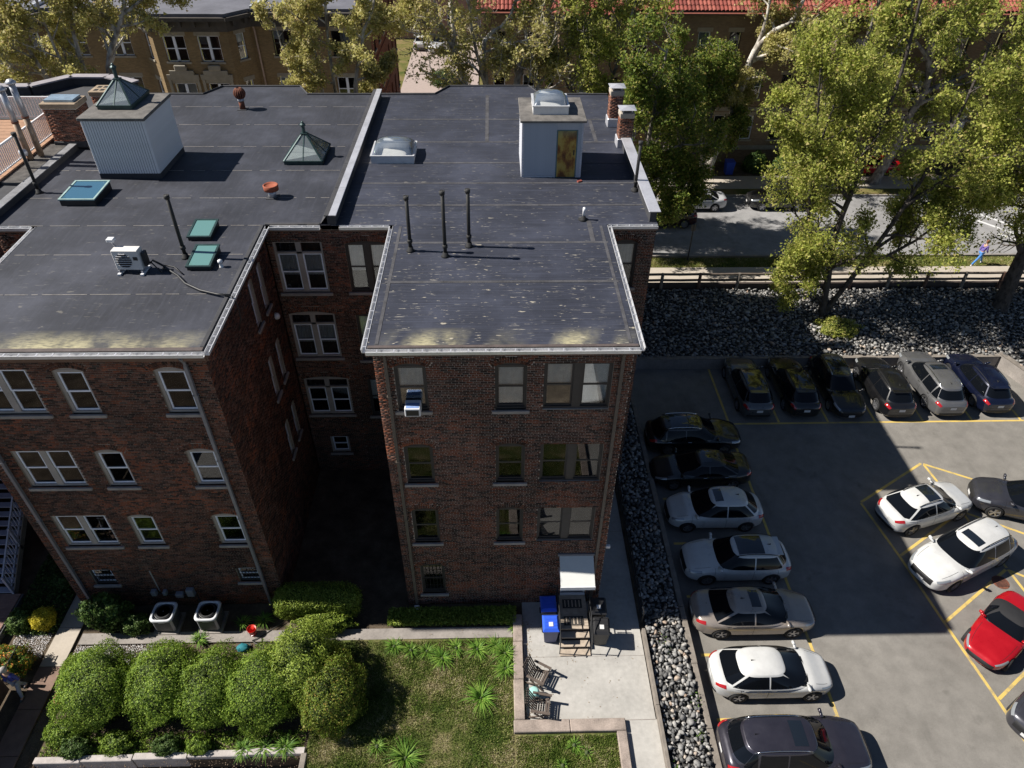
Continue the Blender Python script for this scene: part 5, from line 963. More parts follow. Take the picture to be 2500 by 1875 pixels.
car('estate_car','black estate car with glass roof panels, farthest car along the left kerb','wagon','black',9.8,25.42,0,group=G); car('sedan_car','black sedan second from the back along the left kerb','sedan','black',9.62,23.1,180,group=G); car('small_suv','small white crossover with a small sunroof, parked next to the black sedan','hrv','white',9.66,20.6,180,group=G); car('crossover_car','white crossover with a large dark sunroof parked next to the champagne sedan','crossover','white',9.9,17.92,180,group=G); car('sedan_car','champagne beige sedan half in shade along the left kerb','tan_sedan','tan',9.95,15.5,0,group=G); car('hatchback_car','white hatchback in full sun beside the plum grey sport utility','hatch','white',9.88,12.98,0,group=G); car('sport_utility','plum grey sport utility car, nearest along the left kerb','big_suv','plum',9.82,10.3,0,group=G)
G='cars in the back row against the retaining wall'
car('sport_utility','grey sport utility with a pale glass roof, leftmost of the back row','pano_suv','grey',13.6,29.2,90,group=G); car('sport_utility','black sport utility with silver roof rails, second in the back row','pano_suv','black',16.05,29.2,90,group=G); car('minivan','black car facing the camera, third in the back row','wagon','black',18.42,29.15,270,group=G); car('sport_utility','black sport utility with red tail lamps, fourth in the back row','suv','black',20.95,29.1,90,group=G); car('large_sport_utility','silver grey sport utility with a ribbed roof, fifth in the back row','big_suv','silver',23.65,29.35,90,group=G); car('sport_utility','navy blue sport utility, rightmost of the back row','suv','navy',26.25,29.35,90,group=G)
car('crossover_car','white crossover with a wide sunroof parked nose in, tail in the shade','sportback','white',19.2,20.66,17,group='cars in the angled bays'); car('large_sport_utility','white three row sport utility facing the aisle beside the red roadster','long_suv','white',19.55,18.0,204,group='cars in the angled bays'); car('sport_utility','charcoal sport utility cut off by the right edge behind the white crossover','suv','charcoal',23.9,20.75,160,group='cars in the angled bays'); car('roadster','red two seat roadster with a black soft top','roadster','red',19.4,14.55,217,group='cars in the angled bays'); car('sport_utility','dark car whose nose peeks in at the lower right edge','suv','charcoal',19.85,11.75,212,group='cars in the angled bays')
G='cars on the street'
car('sedan_car','silver white sedan with a sunroof parked across the street','sedan','pearl',15.15,49.85,180,.97,G); car('sport_utility','dark maroon sport utility on the street beside the silver white sedan','suv','maroon',12.35,47.25,180,.97,G); car('sport_utility','black car half hidden by leaves behind the silver white sedan','suv','black',21.5,49.95,180,.97,G); car('sport_utility','dark car parked under the trees at the far right','suv','charcoal',40.3,60.8,170,.97,G); car('sedan_car','small patch of a red car behind the leaves','sedan','red',31.4,56.2,180,1.0,G); car('sport_utility','white car parked in the alley beside the pink brick building','suv','pearl',-6.2,92.5,250,1.05,G); car('sedan_car','white car parked deeper in the alley behind a shrub','sedan','white',-8.6,94,90,1.05,G)
# ------------------------------------------------------------------ vegetation
def leafmesh(name,C,size,m,nrm=None,parent=None,asp=.62,droop=0):
    """one folded rhombic leaf for each centre"""
    n=len(C); a=RN.normal(size=(n,3)); 
    if nrm is not None: a=a*.55+nrm
    a/=np.linalg.norm(a,axis=1)[:,None]; b=RN.normal(size=(n,3)); b-=a*np.sum(a*b,1)[:,None]; b/=np.linalg.norm(b,axis=1)[:,None]; c=np.cross(a,b); s=size if np.ndim(size) else RN.uniform(.7,1.3,n)*size; s=s[:,None]
    V=np.stack([C-b*s*.5,C+c*s*asp*.5+a*s*.12,C+b*s*.5,C-c*s*asp*.5+a*s*.12],1).reshape(-1,3); F=np.arange(n*4).reshape(-1,4); return ob(name,raw(name,V,F,m),parent)
def leaftris(name,C,size,m,parent):
    n=len(C); a=RN.normal(size=(n,3)); a/=np.linalg.norm(a,axis=1)[:,None]; b=RN.normal(size=(n,3)); b-=a*np.sum(a*b,1)[:,None]; b/=np.linalg.norm(b,axis=1)[:,None]; c=np.cross(a,b); s=size[:,None]
    V=np.stack([C+b*s*.62,C-b*s*.38+c*s*.5,C-b*s*.38-c*s*.5],1).reshape(-1,3); return ob(name,raw(name,V,np.arange(n*3).reshape(-1,3),m),parent)
def tree(name,label,limbs,leaf,nleaf,lsize,bark,levels=3,spread=.33,blen=.42,clus=.38,sub=(9,6,5),zmin=2.,seed=1,group=None,sparse=0,upb=.15,frac=.25):
    rd=random.Random(seed); base=limbs[0][0][0]; t=thing(name,label,'tree',tuple(base),group=group,world=True); tb=MB(); tips=[]
    def poly(p,d,L,r,lv,n):
        pts=[Vector(p)]; rad=[r]; d=Vector(d).normalized()
        for i in range(n):
            d=(d+Vector((rd.gauss(0,.2),rd.gauss(0,.2),rd.gauss(0,.14)+upb*.3))).normalized(); pts.append(pts[-1]+d*(L/n)); rad.append(max(.011,r*(1-.75*(i+1)/n)))
        return pts,rad
    def spawn(pts,rad,L,lv):
        k=sub[lv]; n=len(pts)-1
        for j in range(k):
            f=frac+(1-frac)*(j+rd.random())/k; x=f*n; i=min(n-1,int(x)); q=pts[i].lerp(pts[i+1],x-i); ax=(pts[i+1]-pts[i]).normalized(); s=ax.orthogonal().normalized(); s=Matrix.Rotation(rd.uniform(0,6.28),3,ax)@s
            d=(ax*rd.uniform(.3,.8)+s*rd.uniform(.7,1.1)+Vector((0,0,upb))).normalized(); l=L*(blen if lv==0 else blen*1.45)*rd.uniform(.55,1.25)*(1-.3*f); r=max(.014,(rad[i]*(.62 if lv==0 else .5)))
            P,R_=poly(q,d,l,r,lv,(6,4,2)[min(lv,2)]); tb.tube(P,R_,(7,4,3)[min(lv,2)],False)
            if lv+1>=levels: tips.extend(zip(P,P[1:]))
            else:
                spawn(P,R_,l,lv+1)
                if lv==levels-2: tips.append((P[-2],P[-1]))
    for pts,r0,r1 in limbs:
        P=[Vector(p) for p in pts]; Q=[]; 
        for a,b,c,d in zip([P[0]]+P[:-2],P[:-1],P[1:],P[2:]+[P[-1]]):
            for s in (0,.33,.66): Q.append(.5*((2*b)+(c-a)*s+(2*a-5*b+4*c-d)*s*s+(3*b-a-3*c+d)*s**3))
        Q.append(P[-1]); n=len(Q); rad=[(r0+(r1-r0)*i/(n-1))*(1.35 if i==0 else 1) for i in range(n)]; tb.tube(Q,rad,10,False); L=sum((b-a).length for a,b in zip(Q,Q[1:])); spawn(Q,rad,min(L,9.),0)
    tr=tb.obj('trunk',bark,t,True); T=np.array([(*a[:],*b[:]) for a,b in tips]); T=T[T[:,5]>zmin]
    if sparse: T=T[RN.random(len(T))>sparse]
    nleaf=int(nleaf*1.15); lsize*=.8; wt=RN.gamma(1.2,1,len(T)); k=RN.choice(len(T),nleaf,p=wt/wt.sum()); u=RN.uniform(-.1,1.15,nleaf)[:,None]; C=T[k,:3]*(1-u)+T[k,3:]*u+RN.normal(size=(nleaf,3))*clus*.45; leaftris('crown',C,lsize*np.exp(RN.normal(size=nleaf)*.3),leaf,t); return t
GS='street trees behind the brick buildings'
tree('plane_tree','pale barked plane tree behind the middle of the right roof, slim fork leaning right',[([(0,46,1),(-.38,46,8),(-.4,46,11.1),(-.44,46,13.6),(1.13,46,15),(2.2,46,19)],.26,.06),([(-.4,46,11.1),(-1.2,46.5,14),(-1.6,47,19)],.14,.04)],LEAFY,10000,.15,BARKW,seed=3,group=GS,sparse=.5,zmin=9,blen=.4)
tree('plane_tree','pale barked plane tree whose stems lean left behind the right roof',[([(-1.5,45.5,1),(-1.7,46,9),(-1.81,46,11.7),(-2.75,46,14),(-3.75,46,15.7),(-4.8,46,19)],.3,.06),([(-2.2,46,13),(-2.4,46.6,16),(-2.0,47,20)],.15,.04),([(-2.75,46,14),(-4.8,46,14.9),(-6.6,46,14.8)],.12,.03)],LEAFY,11000,.15,BARKW,seed=4,group=GS,sparse=.5,zmin=9,blen=.4)
tree('plane_tree','pale barked plane tree with crooked cut limbs behind the dome skylight stair house',[([(1.6,46,1),(1.5,46,8),(1.55,46,11.3),(2.2,46,13),(3.23,46,15.15),(3.8,46,17),(3.6,46,20)],.3,.07),([(1.55,46,11.3),(1.82,45.9,12.0),(.9,45.8,12.75),(.2,45.7,12.1)],.13,.09),([(1.82,46,12.0),(2.6,45.8,12.6),(3.9,45.8,12.4)],.1,.04),([(2.6,46.2,9.8),(2.82,46,10.9),(3.55,46,11.9),(4.9,46,14)],.16,.05),([(2.2,46,13),(1.8,46.4,16),(2.2,46.6,20)],.12,.04)],LEAFY,11000,.15,BARKW,seed=5,group=GS,sparse=.5,zmin=9,blen=.4)
tree('plane_tree','leafy yellow green tree behind the brick chimneys of the right roof',[([(6.2,46.5,1),(6.3,46.4,8),(6.1,46.2,13),(6.6,46.2,18)],.28,.06),([(6.2,46.4,8),(7.6,46,12),(8.4,46,16)],.16,.04),([(6.2,46.4,7),(4.9,46,11),(4.4,46,15)],.14,.04)],LEAFM,25000,.15,BARKG,seed=6,group=GS,zmin=5,blen=.42)
tree('leafy_tree','dense bright green tree standing right of the brick chimneys by the street',[([(9.6,42.8,1),(9.7,42.8,5),(9.5,42.7,9),(9.9,42.8,14)],.25,.06),([(9.7,42.8,3.5),(11.2,43,7),(12.2,43,10.5)],.15,.04),([(9.6,42.8,3),(8.6,42,7),(8.2,42,11)],.14,.04),([(9.7,42.8,2.5),(11,42.2,4.6),(12.2,42,6.5)],.1,.03)],LEAFG,42000,.145,BARKG,seed=7,group=GS,zmin=1.5,blen=.4,clus=.45)
tree('birch_tree','slender many stemmed birch with yellow leaves behind the party wall',[([(-8.6,44,1),(-8.3,44,8),(-8.11,44,11.6),(-7.5,44,13.6),(-7.28,44,14.6),(-6.6,44,15.8),(-6,44,18.5)],.17,.04),([(-9,44,1),(-9.3,44,9),(-9.35,44,13.4),(-9.19,44,16.2),(-9,44,19)],.15,.04),([(-9.2,44,1),(-10,44,9),(-10.21,44,14.2),(-10.3,44,17),(-10.6,44,19)],.14,.03),([(-8,44,11.9),(-7,44,12.3),(-6,44,13)],.07,.03),([(-9.6,44,6),(-11.5,44,11),(-12.2,44,15)],.1,.03)],LEAFY,36000,.14,BARKW,seed=8,group=GS,zmin=8.5,blen=.3,clus=.34)
tree('plane_tree','pale barked plane tree in front of the yellow brick building, right of the pair',[([(-23,46,1),(-23.4,46,9),(-23.23,46,12),(-22,46,14.1),(-21.1,46,15.6),(-20.4,46,19)],.26,.06),([(-22,46,14),(-22.8,46,16),(-23,46,20)],.12,.04),([(-21.6,46,14.8),(-19.6,46,16),(-17.6,46,17)],.1,.03)],LEAFY,22000,.15,BARKW,seed=9,group=GS,zmin=9,sparse=.4,blen=.36)
tree('plane_tree','pale barked plane tree at the far left before the yellow brick building',[([(-25,46,1),(-24.9,46,8),(-24.74,46,11.8),(-24.6,46,14),(-24.28,46,16),(-24.4,46,20)],.2,.05),([(-25.5,46,6),(-27,46,11),(-28,46,15),(-28.2,46,19)],.16,.04),([(-25,46,9),(-26,46,13),(-26,46,18)],.12,.04),([(-26.5,46,9.5),(-30,46,13),(-31,46,17)],.12,.03)],LEAFY,34000,.15,BARKW,seed=10,group=GS,zmin=8,sparse=.2,blen=.36)
tree('plane_tree','pale barked plane tree with a stout leaning trunk before the tan building',[([(17.3,55.2,1),(17.6,55.1,3),(18.42,55,5.9),(18.7,55,8),(19.13,55,10.7),(20.3,55,12.1),(21.51,55,13),(22.3,55,16.5)],.4,.09),([(19.13,55,10.7),(19.6,55.3,13),(19.3,55.5,17)],.16,.05),([(19.0,55,10.3),(20,54.6,10.6),(20.69,54.6,11.4),(21.3,54.6,11.3)],.12,.06),([(18.9,55,9.2),(19.4,55.5,7.2)],.12,.1)],LEAFY,26000,.15,BARKW,seed=11,group=GS,zmin=7,sparse=.15,blen=.36)
tree('pollard_tree','pollarded grey trunk with shoots beside the silver white sedan',[([(16.6,54.0,1),(16.4,54,4),(16.45,54,7),(16.7,54,8.2),(16.75,54,9.8)],.24,.13),([(16.5,54,4),(14.6,53.4,6.4),(13.4,53,8)],.12,.03),([(16.45,54,3),(18,53.6,4.8),(18.6,53.4,6.2)],.1,.03),([(16.5,54,5.2),(15.2,54.3,7.6),(14.6,54.4,9.6)],.1,.03)],LEAFG,28000,.155,BARKG,seed=12,group=GS,zmin=1.2,blen=.4,clus=.42)
tree('plane_tree','large grey barked plane tree across the street behind the maple',[([(30.7,54,1),(31.3,54,3.3),(31.54,54,5.4),(32.09,54,8.1),(32.0,54,9.5),(31.4,54,11),(30.97,54,13.1),(31,54,18)],.42,.1),([(32.09,54,8.1),(33.4,54,8.7),(34.95,54,9.4),(37.2,54,10.9),(40,54,12)],.22,.06),([(31.3,54,5),(33,54,5.6),(36,53.5,6.2),(38.5,53,5.4)],.17,.05),([(32,54,9.5),(33,54,12),(33.3,54,15.5)],.2,.06),([(31.6,54,10.5),(29.6,54,12.5),(28.6,54,16)],.16,.05)],LEAFM,36000,.15,BARKG,seed=13,group=GS,zmin=3,blen=.42)
tree('leafy_tree','dark green leafy tree between the pollard and the leafy tree at the chimneys',[([(13.2,53,1),(13.1,53,4),(13.4,53,8),(13.2,53,12)],.2,.05),([(13.1,53,3),(11.6,52.6,6),(10.8,52.4,9)],.12,.03),([(13.2,53,4),(14.6,53,7),(15.2,53,10.5)],.12,.03)],LEAFG,22000,.15,BARKG,seed=21,group=GS,zmin=2,blen=.42)
tree('plane_tree','yellow green plane tree in front of the tan building bay',[([(25.8,53.4,1),(25.7,53.4,5),(26,53.4,9),(26.4,53.4,13),(26.2,53.4,17)],.24,.06),([(25.7,53.4,5),(24.3,53.2,8.5),(23.6,53,12)],.13,.04),([(25.8,53.4,6),(27.6,53.2,9),(28.8,53,12.5)],.13,.04),([(25.8,53.4,4),(27.4,52.8,5.6),(28.8,52.4,6.6)],.1,.03)],LEAFM,24000,.15,BARKG,seed=22,group=GS,zmin=2.5,blen=.42)
tree('maple_tree','tall yellow green maple growing out of the stone bank',[([(20,35.8,.6),(19.7,35.8,3),(19.3,35.9,6),(19.6,36,10),(20.1,36.2,14),(19.8,36.2,18)],.22,.06),([(20.1,35.8,.7),(21.2,35.6,4),(22.4,35.5,8),(23.4,35.6,12.5),(23.8,36,16)],.17,.05),([(19.7,35.8,3),(17.9,36,6),(17.1,36.2,9.5),(17.3,36.4,13)],.13,.04),([(21.2,35.6,4),(23.6,35.2,6),(25.6,35,9)],.11,.03),([(19.8,35.8,1.5),(18,35.4,3.4),(16.9,35.3,5)],.09,.03),([(19.5,36,8),(17,36,11),(15.9,36,15)],.12,.03),([(22.4,35.5,8),(25,35.5,10.5),(27,35.8,14)],.12,.03),([(21.5,35.6,5),(24.5,36.4,7),(27.4,37,8)],.1,.03),([(19.4,36,7),(17.4,37.4,9),(17,38.4,12)],.1,.03)],LEAFM,92000,.135,BARKD,seed=14,zmin=1.2,blen=.4,clus=.5,upb=.1)
tree('leaning_tree','dark trunked tree leaning out of the stone bank at the right edge',[([(31.2,36.0,.3),(31.3,36.4,2),(31.7,37,5),(32.4,37.4,8),(32.8,37.6,12),(33,37.6,17)],.5,.14),([(32.2,37.3,7),(30.2,36.6,10),(28.4,36,13),(27,35.8,16)],.2,.05),([(32.4,37.4,8),(34.5,36.4,10),(36,35.4,13)],.2,.05),([(32.6,37.5,10),(30.6,36.2,12.4),(29.6,35,15.5)],.17,.05),([(31.9,37.2,6),(29.8,36.4,7.4),(27.8,35.8,7.8)],.12,.03),([(32,37,9),(31.6,34.5,12),(31.3,33.2,15)],.15,.04),([(31.9,37.2,6.5),(29.4,38,9),(28,38.5,11.5)],.12,.03),([(32.3,37.4,8),(33.8,38.6,9.4),(35.5,39.5,10)],.12,.03),([(32.2,37.3,7),(30.5,35.6,8.4),(29.4,34.6,9.6)],.12,.03)],LEAFM,52000,.135,BARKD,seed=15,zmin=4.5,blen=.42,clus=.5)
# clipped bushes
def blob(name,label,c,r,leaf,n,ls,group=None,cat='bush',lump=.2,box=False,seed=0,parts=True):
    n=int(n*2.6); ls*=.8; t=thing(name,label,cat,(c[0],c[1],0),group=group,world=True); rg=np.random.default_rng(seed+17); d=rg.normal(size=(n,3)); d/=np.linalg.norm(d,axis=1)[:,None]
    if box: q=np.max(np.abs(d)**1,axis=1)[:,None]; d2=d/(np.sum(np.abs(d)**5,axis=1)**(1/5))[:,None]
    else: d2=d
    f=1+lump*np.sin(d[:,0]*5+seed)*np.sin(d[:,1]*6+1.3*seed)*np.sin(d[:,2]*5)+lump*.4*np.sin(d[:,0]*13+2*seed)*np.sin(d[:,1]*11+seed)*np.cos(d[:,2]*12)+rg.normal(size=n)*.035+(rg.random(n)<.03)*rg.uniform(0,.12,n); depth=np.where(rg.random(n)<.3,rg.uniform(.8,.97,n),1.)
    P=np.array(c)+d2*np.array(r)*(f*depth)[:,None]; nrm=d/np.array(r); nrm/=np.linalg.norm(nrm,axis=1)[:,None]; k=P[:,2]>.04; leafmesh('foliage',P[k],ls,leaf,nrm[k]*1.1,t)
    V,F=ico(3); 
    if box: V=V/(np.sum(np.abs(V)**5,axis=1)**(1/5))[:,None]
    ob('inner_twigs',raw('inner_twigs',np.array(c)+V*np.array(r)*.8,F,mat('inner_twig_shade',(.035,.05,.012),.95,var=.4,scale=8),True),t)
    st=MB()
    for k in range(4): a=k*1.6+seed; st.tube([(c[0]+.12*cos(a),c[1]+.12*sin(a),-.05),(c[0]+r[0]*.4*cos(a),c[1]+r[1]*.4*sin(a),c[2])],[.03,.015],5)
    st.obj('stems',BARKD,t); return t
GB='clipped round bushes in the front bed'
blob('clipped_bush','small clipped bush at the left end of the row beside the walkway',(-15.05,13.55,.5),(.62,.62,.55),LEAFB,2600,.07,GB,seed=1)
blob('clipped_bush','large round clipped bush next to the terracotta pot',(-13.95,12.75,.85),(1.28,1.4,1.15),LEAFB,9500,.075,GB,seed=2); blob('clipped_bush','round clipped bush in front of the gravel, second large one from the left',(-11.75,12.85,.85),(1.2,1.45,1.12),LEAFB,9000,.075,GB,seed=3); blob('clipped_bush','round clipped bush in front of the teal bag, third large one from the left',(-9.98,12.7,.8),(1.12,1.38,1.08),LEAFB,8000,.075,GB,seed=4); blob('clipped_bush','clipped bush merging into the tall loose bush on its right',(-8.2,12.6,.85),(1.28,1.42,1.15),LEAFB,9000,.075,GB,seed=5)
blob('loose_bush','tall loose green bush reaching back to the garden path',(-6.95,13.35,1.0),(1.2,1.45,1.35),LEAFH,9000,.085,GB,lump=.25,seed=6); blob('loose_bush','bush with rusty new leaves at the edge of the lawn',(-5.75,12.35,.85),(1.05,1.35,1.15),LEAFR,8000,.08,GB,lump=.22,seed=7)
blob('box_hedge','bright clipped box shaped hedge between the two wings',(-7.0,16.2,.65),(1.55,.55,.62),LEAFH,9000,.075,None,'hedge',.04,True,seed=8); blob('leafy_shrub','leafy shrub below the bright box hedge beside the path',(-6.6,15.45,.35),(.95,.42,.42),LEAFH,3500,.085,None,'shrub',.3,seed=9)
blob('leafy_shrub','broad leaved shrub at the foot of the left downspout',(-14.95,15.75,.75),(.85,.5,.85),LEAFD,2600,.15,None,'shrub',.35,seed=10); blob('leafy_shrub','low dark shrub left of the two outdoor condensers',(-13.85,15.5,.35),(.55,.38,.4),LEAFD,1700,.09,None,'shrub',.3,seed=11); blob('golden_shrub','small golden yellow shrub left of the walkway',(-17.45,15.75,.4),(.42,.42,.42),LEAFYEL,2300,.07,None,'shrub',.15,seed=12); blob('dark_shrub','dark green shrub under the white outdoor stairs',(-18.3,15.75,.35),(.45,.45,.4),LEAFD,1700,.09,None,'shrub',.3,seed=13); blob('flower_bush','bush with orange and yellow flowers by the person at the left edge',(-17.75,13.95,.5),(.75,.55,.5),LEAFF,2800,.085,None,'shrub',.3,seed=14)
for i,(x,y,r,lb) in enumerate(((-14.9,11.5,.55,'low mixed plants below the terracotta pot'),(-14.2,10.95,.45,'low green plant at the left of the timber bed wall'),(-12.9,11.1,.5,'straggly plant in front of the largest clipped bush'),(-11.2,10.98,.42,'low leafy plant above the middle of the timber bed wall'),(-10.1,10.95,.38,'low leafy plant left of the two lily clumps on the bed wall'),(-17.6,17.6,.5,'shaded plants beside the walkway behind the golden shrub'))): blob('low_plant',lb,(x,y,.18),(r,r*.75,.3),LEAFD if i%2 else LEAFB,1500,.08,'low plants in the beds','plant',.35,seed=20+i)
blob('stone_bank_seedling','green seedlings at the foot of the maple on the stone bank',(20.4,34.2,.7),(1.1,.8,.5),LEAFM,1600,.13,None,'plant',.4,seed=40)
for i,(x,y,r,lb) in enumerate(((14.2,56.6,1.0,'evergreen shrub by the foot of the tan building'),(21.6,56.4,.9,'pale shrub between the blue bin and the tan building'),(24.2,56.2,1.1,'dark shrub in front of the tan building bay'),(8,56.5,1.2,'shaded shrub before the tan building behind the leafy tree'),(-5,79,1.5,'round shrub standing in the alley before the white cars'))): blob('yard_shrub',lb,(x,y,1.6),(r,r*.8,.95),LEAFD,2600,.14,None,'shrub',.25,seed=50+i)
# lily clumps
def clump(label,x,y,n=75,L=.62,group='day lily clumps around the lawn',cat='plant',z=.03,name='lily_clump',m=LEAFL):
    t=thing(name,label,cat,(x,y,z),group=group); V=[];F=[]
    for i in range(n):
        a=random.uniform(0,6.28); l=L*random.uniform(.6,1.15); w=.014*random.uniform(.8,1.4); r0=random.uniform(0,.13); px,py=-sin(a)*w,cos(a)*w; e=random.uniform(.65,1.5); b=len(V)
        for k in range(5):
            f=k/4; an=e-f*f*1.9; rr=r0+l*(f*cos(e)*.9+f*f*.28); zz=l*(f*sin(e)-f*f*.62); ww=1-.85*f*f
            V+=[(cos(a)*rr+px*ww,sin(a)*rr+py*ww,max(0,zz)),(cos(a)*rr-px*ww,sin(a)*rr-py*ww,max(0,zz))]
        F+=[(b+2*k,b+2*k+1,b+2*k+3,b+2*k+2) for k in range(4)]
    ob('leaves',raw('leaves',V,F,m),t); MB().lathe([(.1,0),(.07,.08),(.02,.14)],7).obj('crown_base',mat('lily_base',(.06,.08,.03),.9),t); return t
CL=[(-3.9,14.52,70,.5,'day lily clump at the left end below the path'),(-3.25,14.35,60,.45,'day lily clump second from the left below the path'),(-2.65,14.3,60,.45,'day lily clump in the middle below the path'),(-2.05,14.0,75,.55,'day lily clump dipping farthest into the upper lawn'),(-1.55,14.4,50,.42,'small day lily clump between the middle clumps and the corner'),(-.75,14.35,75,.5,'day lily clump left of the big corner clumps'),(-.05,14.45,80,.5,'day lily clump near the corner of path and low wall'),(.3,14.15,95,.6,'big day lily clump in the corner by the blue bins'),(.3,13.55,95,.6,'big day lily clump against the low wall left of the upper chair'),(.72,15.3,60,.45,'day lily clump at the right end of the wall bed'),(-.6,12.45,130,.7,'large lone day lily clump in the middle of the lawn'),(-3.1,10.45,120,.66,'large day lily clump at the bottom of the lawn'),(-4.1,10.85,50,.42,'small day lily clump at the lower left of the lawn'),(2.6,10.75,45,.32,'leafy tuft in the grass below the patio wall'),(2.15,10.1,35,.3,'small tuft in the grass at the bottom edge'),(3.0,10.5,40,.3,'small tuft right of the leafy tuft below the patio wall'),(-8.6,10.85,95,.5,'day lily clump over the timber bed wall, left one'),(-7.9,10.9,80,.5,'day lily clump over the timber bed wall, middle one'),(-7.2,10.9,90,.52,'day lily clump over the timber bed wall, right one'),(-9.9,15.65,60,.45,'grassy clump behind the red bucket'),(-9.1,15.75,50,.42,'grassy clump beside the left downspout foot'),(-11.35,14.95,60,.42,'green clump in front of the right condenser')]
for x,y,n,L,lb in CL: clump(lb,x,y,int(n*random.uniform(1.1,1.9)),L*random.uniform(.85,1.15))
# strip of ground cover along the right wing
n=9000; X=RN.uniform(-4.25,.75,n); Y=RN.uniform(15.38,16.12,n); Cc=np.stack([X,Y,.05+RN.uniform(0,.24,n)*np.clip(1.2-abs(Y-15.8),.4,1)],1); gc=leafmesh('ground_cover',Cc,.11,LEAFH,np.tile((0,-.2,.5),(n,1)),None,.35); tag(gc,'dense green ground cover strip along the foot of the middle wing','ground cover',kind='stuff')
n=5200; X=RN.uniform(-18.9,-16.95,n); Y=RN.uniform(15.3,20,n); gc=leafmesh('shade_ground_cover',np.stack([X,Y,RN.uniform(0,.2,n)],1),.1,LEAFD,np.tile((0,0,.6),(n,1))); tag(gc,'dark ground cover in the shade beside the left wing','ground cover',kind='stuff')
n=5000; X=RN.uniform(-15.4,-6.6,n); Y=RN.uniform(10.75,11.5,n); gc=leafmesh('bed_weeds',np.stack([X,Y,RN.uniform(-.03,.13,n)*RN.random(n)],1),.07,LEAFB,np.tile((0,0,.6),(n,1))); tag(gc,'low weeds along the timber bed wall','weeds',kind='stuff')
# ------------------------------------------------------------------ garden things
BLUEP=mat('blue_bin_plastic',(.03,.1,.62),.4,var=.1); GREYP=mat('grey_blue_bin',(.09,.1,.2),.5,var=.1)
def bin_(label,x,y,rz,bm,lm,group='wheelie bins beside the porch steps',tagp=True):
    t=thing('wheelie_bin',label,'bin',(x,y,.006),rz,group); B=MB().add([(-.22,-.24,.04),(.22,-.24,.04),(.22,.24,.04),(-.22,.24,.04),(-.29,-.33,.95),(.29,-.33,.95),(.29,.3,.95),(-.29,.3,.95)],[(3,2,1,0),(0,1,5,4),(1,2,6,5),(2,3,7,6),(3,0,4,7),(4,5,6,7)]); B.obj('body',bm,t)
    MB().bbox(-.31,.31,-.35,.32,.9,.97,.02).obj('rim',bm,t); l=MB().add([(-.31,-.38,.975),(.31,-.38,.975),(.31,.33,.985),(-.31,.33,.985),(-.24,-.28,1.06),(.24,-.28,1.06),(.24,.24,1.07),(-.24,.24,1.07)],[(3,2,1,0),(0,1,5,4),(1,2,6,5),(2,3,7,6),(3,0,4,7),(4,5,6,7)]).obj('lid',lm,t)
    for k in range(3): MB().box(-.22,.22,-.18+k*.14,-.15+k*.14,1.06,1.075).obj('lid_rib',lm,t)
    MB().tube([(-.27,.36,.96),(.27,.36,.96)],.018,8).obj('handle',PLASTB,t)
    for s in (-1,1): MB().lathe([(.11,-.03),(.12,0),(.11,.03)],16,T=lambda a,b,c:(s*.26+c,.26+a,.12+b)).obj('wheel',TYRE,t)
    if tagp: MB().box(-.08,.08,-.2,-.02,1.076,1.08).obj('sticker',PLATE,t)
bin_('blue lidded wheelie bin with a white sticker, nearer of the blue pair',2.02,14.85,.0,GREYP,BLUEP); bin_('blue wheelie bin against the brick wall, farther of the blue pair',1.98,15.7,.02,GREYP,BLUEP,tagp=False); bin_('black wheelie bin right of the steps, nearer of the black pair',3.92,14.7,-.06,PLASTB,PLASTB); bin_('black wheelie bin right of the porch landing, farther of the black pair',3.9,15.55,-.03,PLASTB,PLASTB)
# porch: landing, steps, rails, mats
pc=thing('porch','weathered wooden porch with steps and black rails at the white door','porch',(2.95,15.2,0),world=True); PL=mat('porch_plank',(.4,.33,.26),.9,var=.3,scale=4,bump=.2)
for k in range(12): MB().bbox(2.38,3.5,14.86+k*.125,14.975+k*.125,.5,.54,.006).obj('plank',PL,pc)
MB().box(2.4,3.48,14.88,16.34,.0,.499).obj('base',WOODD,pc)
for i,(z,y) in enumerate(((.36,14.6),(.2,14.32),(.06,14.04))): MB().bbox(2.36,3.52,y,y+.27,z-.05,z,.008).obj('step',PL,pc); MB().box(2.4,3.48,y+.04,y+.27,-.01,z-.051).obj('riser',WOODD,pc)
for x in (2.35,3.53):
    for y,z0 in ((16.2,.5),(15.5,.5),(14.9,.5),(14.12,.05)): MB().tube([(x,y,z0),(x,y,z0+.92)],.018,6).obj('post',BLACKM,pc)
    for h in (.92,.5): MB().tube([(x,16.25,.5+h),(x,14.9,.5+h),(x,14.05,.05+h)],.02,6).obj('rail',BLACKM,pc)
MATT=mat('patterned_doormat',(.05,.045,.04),.95,var=.5,scale=14)
for lb,y in (('dark doormat in front of the white door',15.95),('patterned doormat in the middle of the porch',15.2)):
    t=thing('doormat',lb,'doormat',(2.95,y,.542)); MB().bbox(-.38,.38,-.2,.2,0,.015,.004).obj('mat_pad',MATT,t)
    for k in range(5): MB().box(-.3+k*.14,-.26+k*.14,-.15,.15,.015,.02).obj('rib',PL,t)
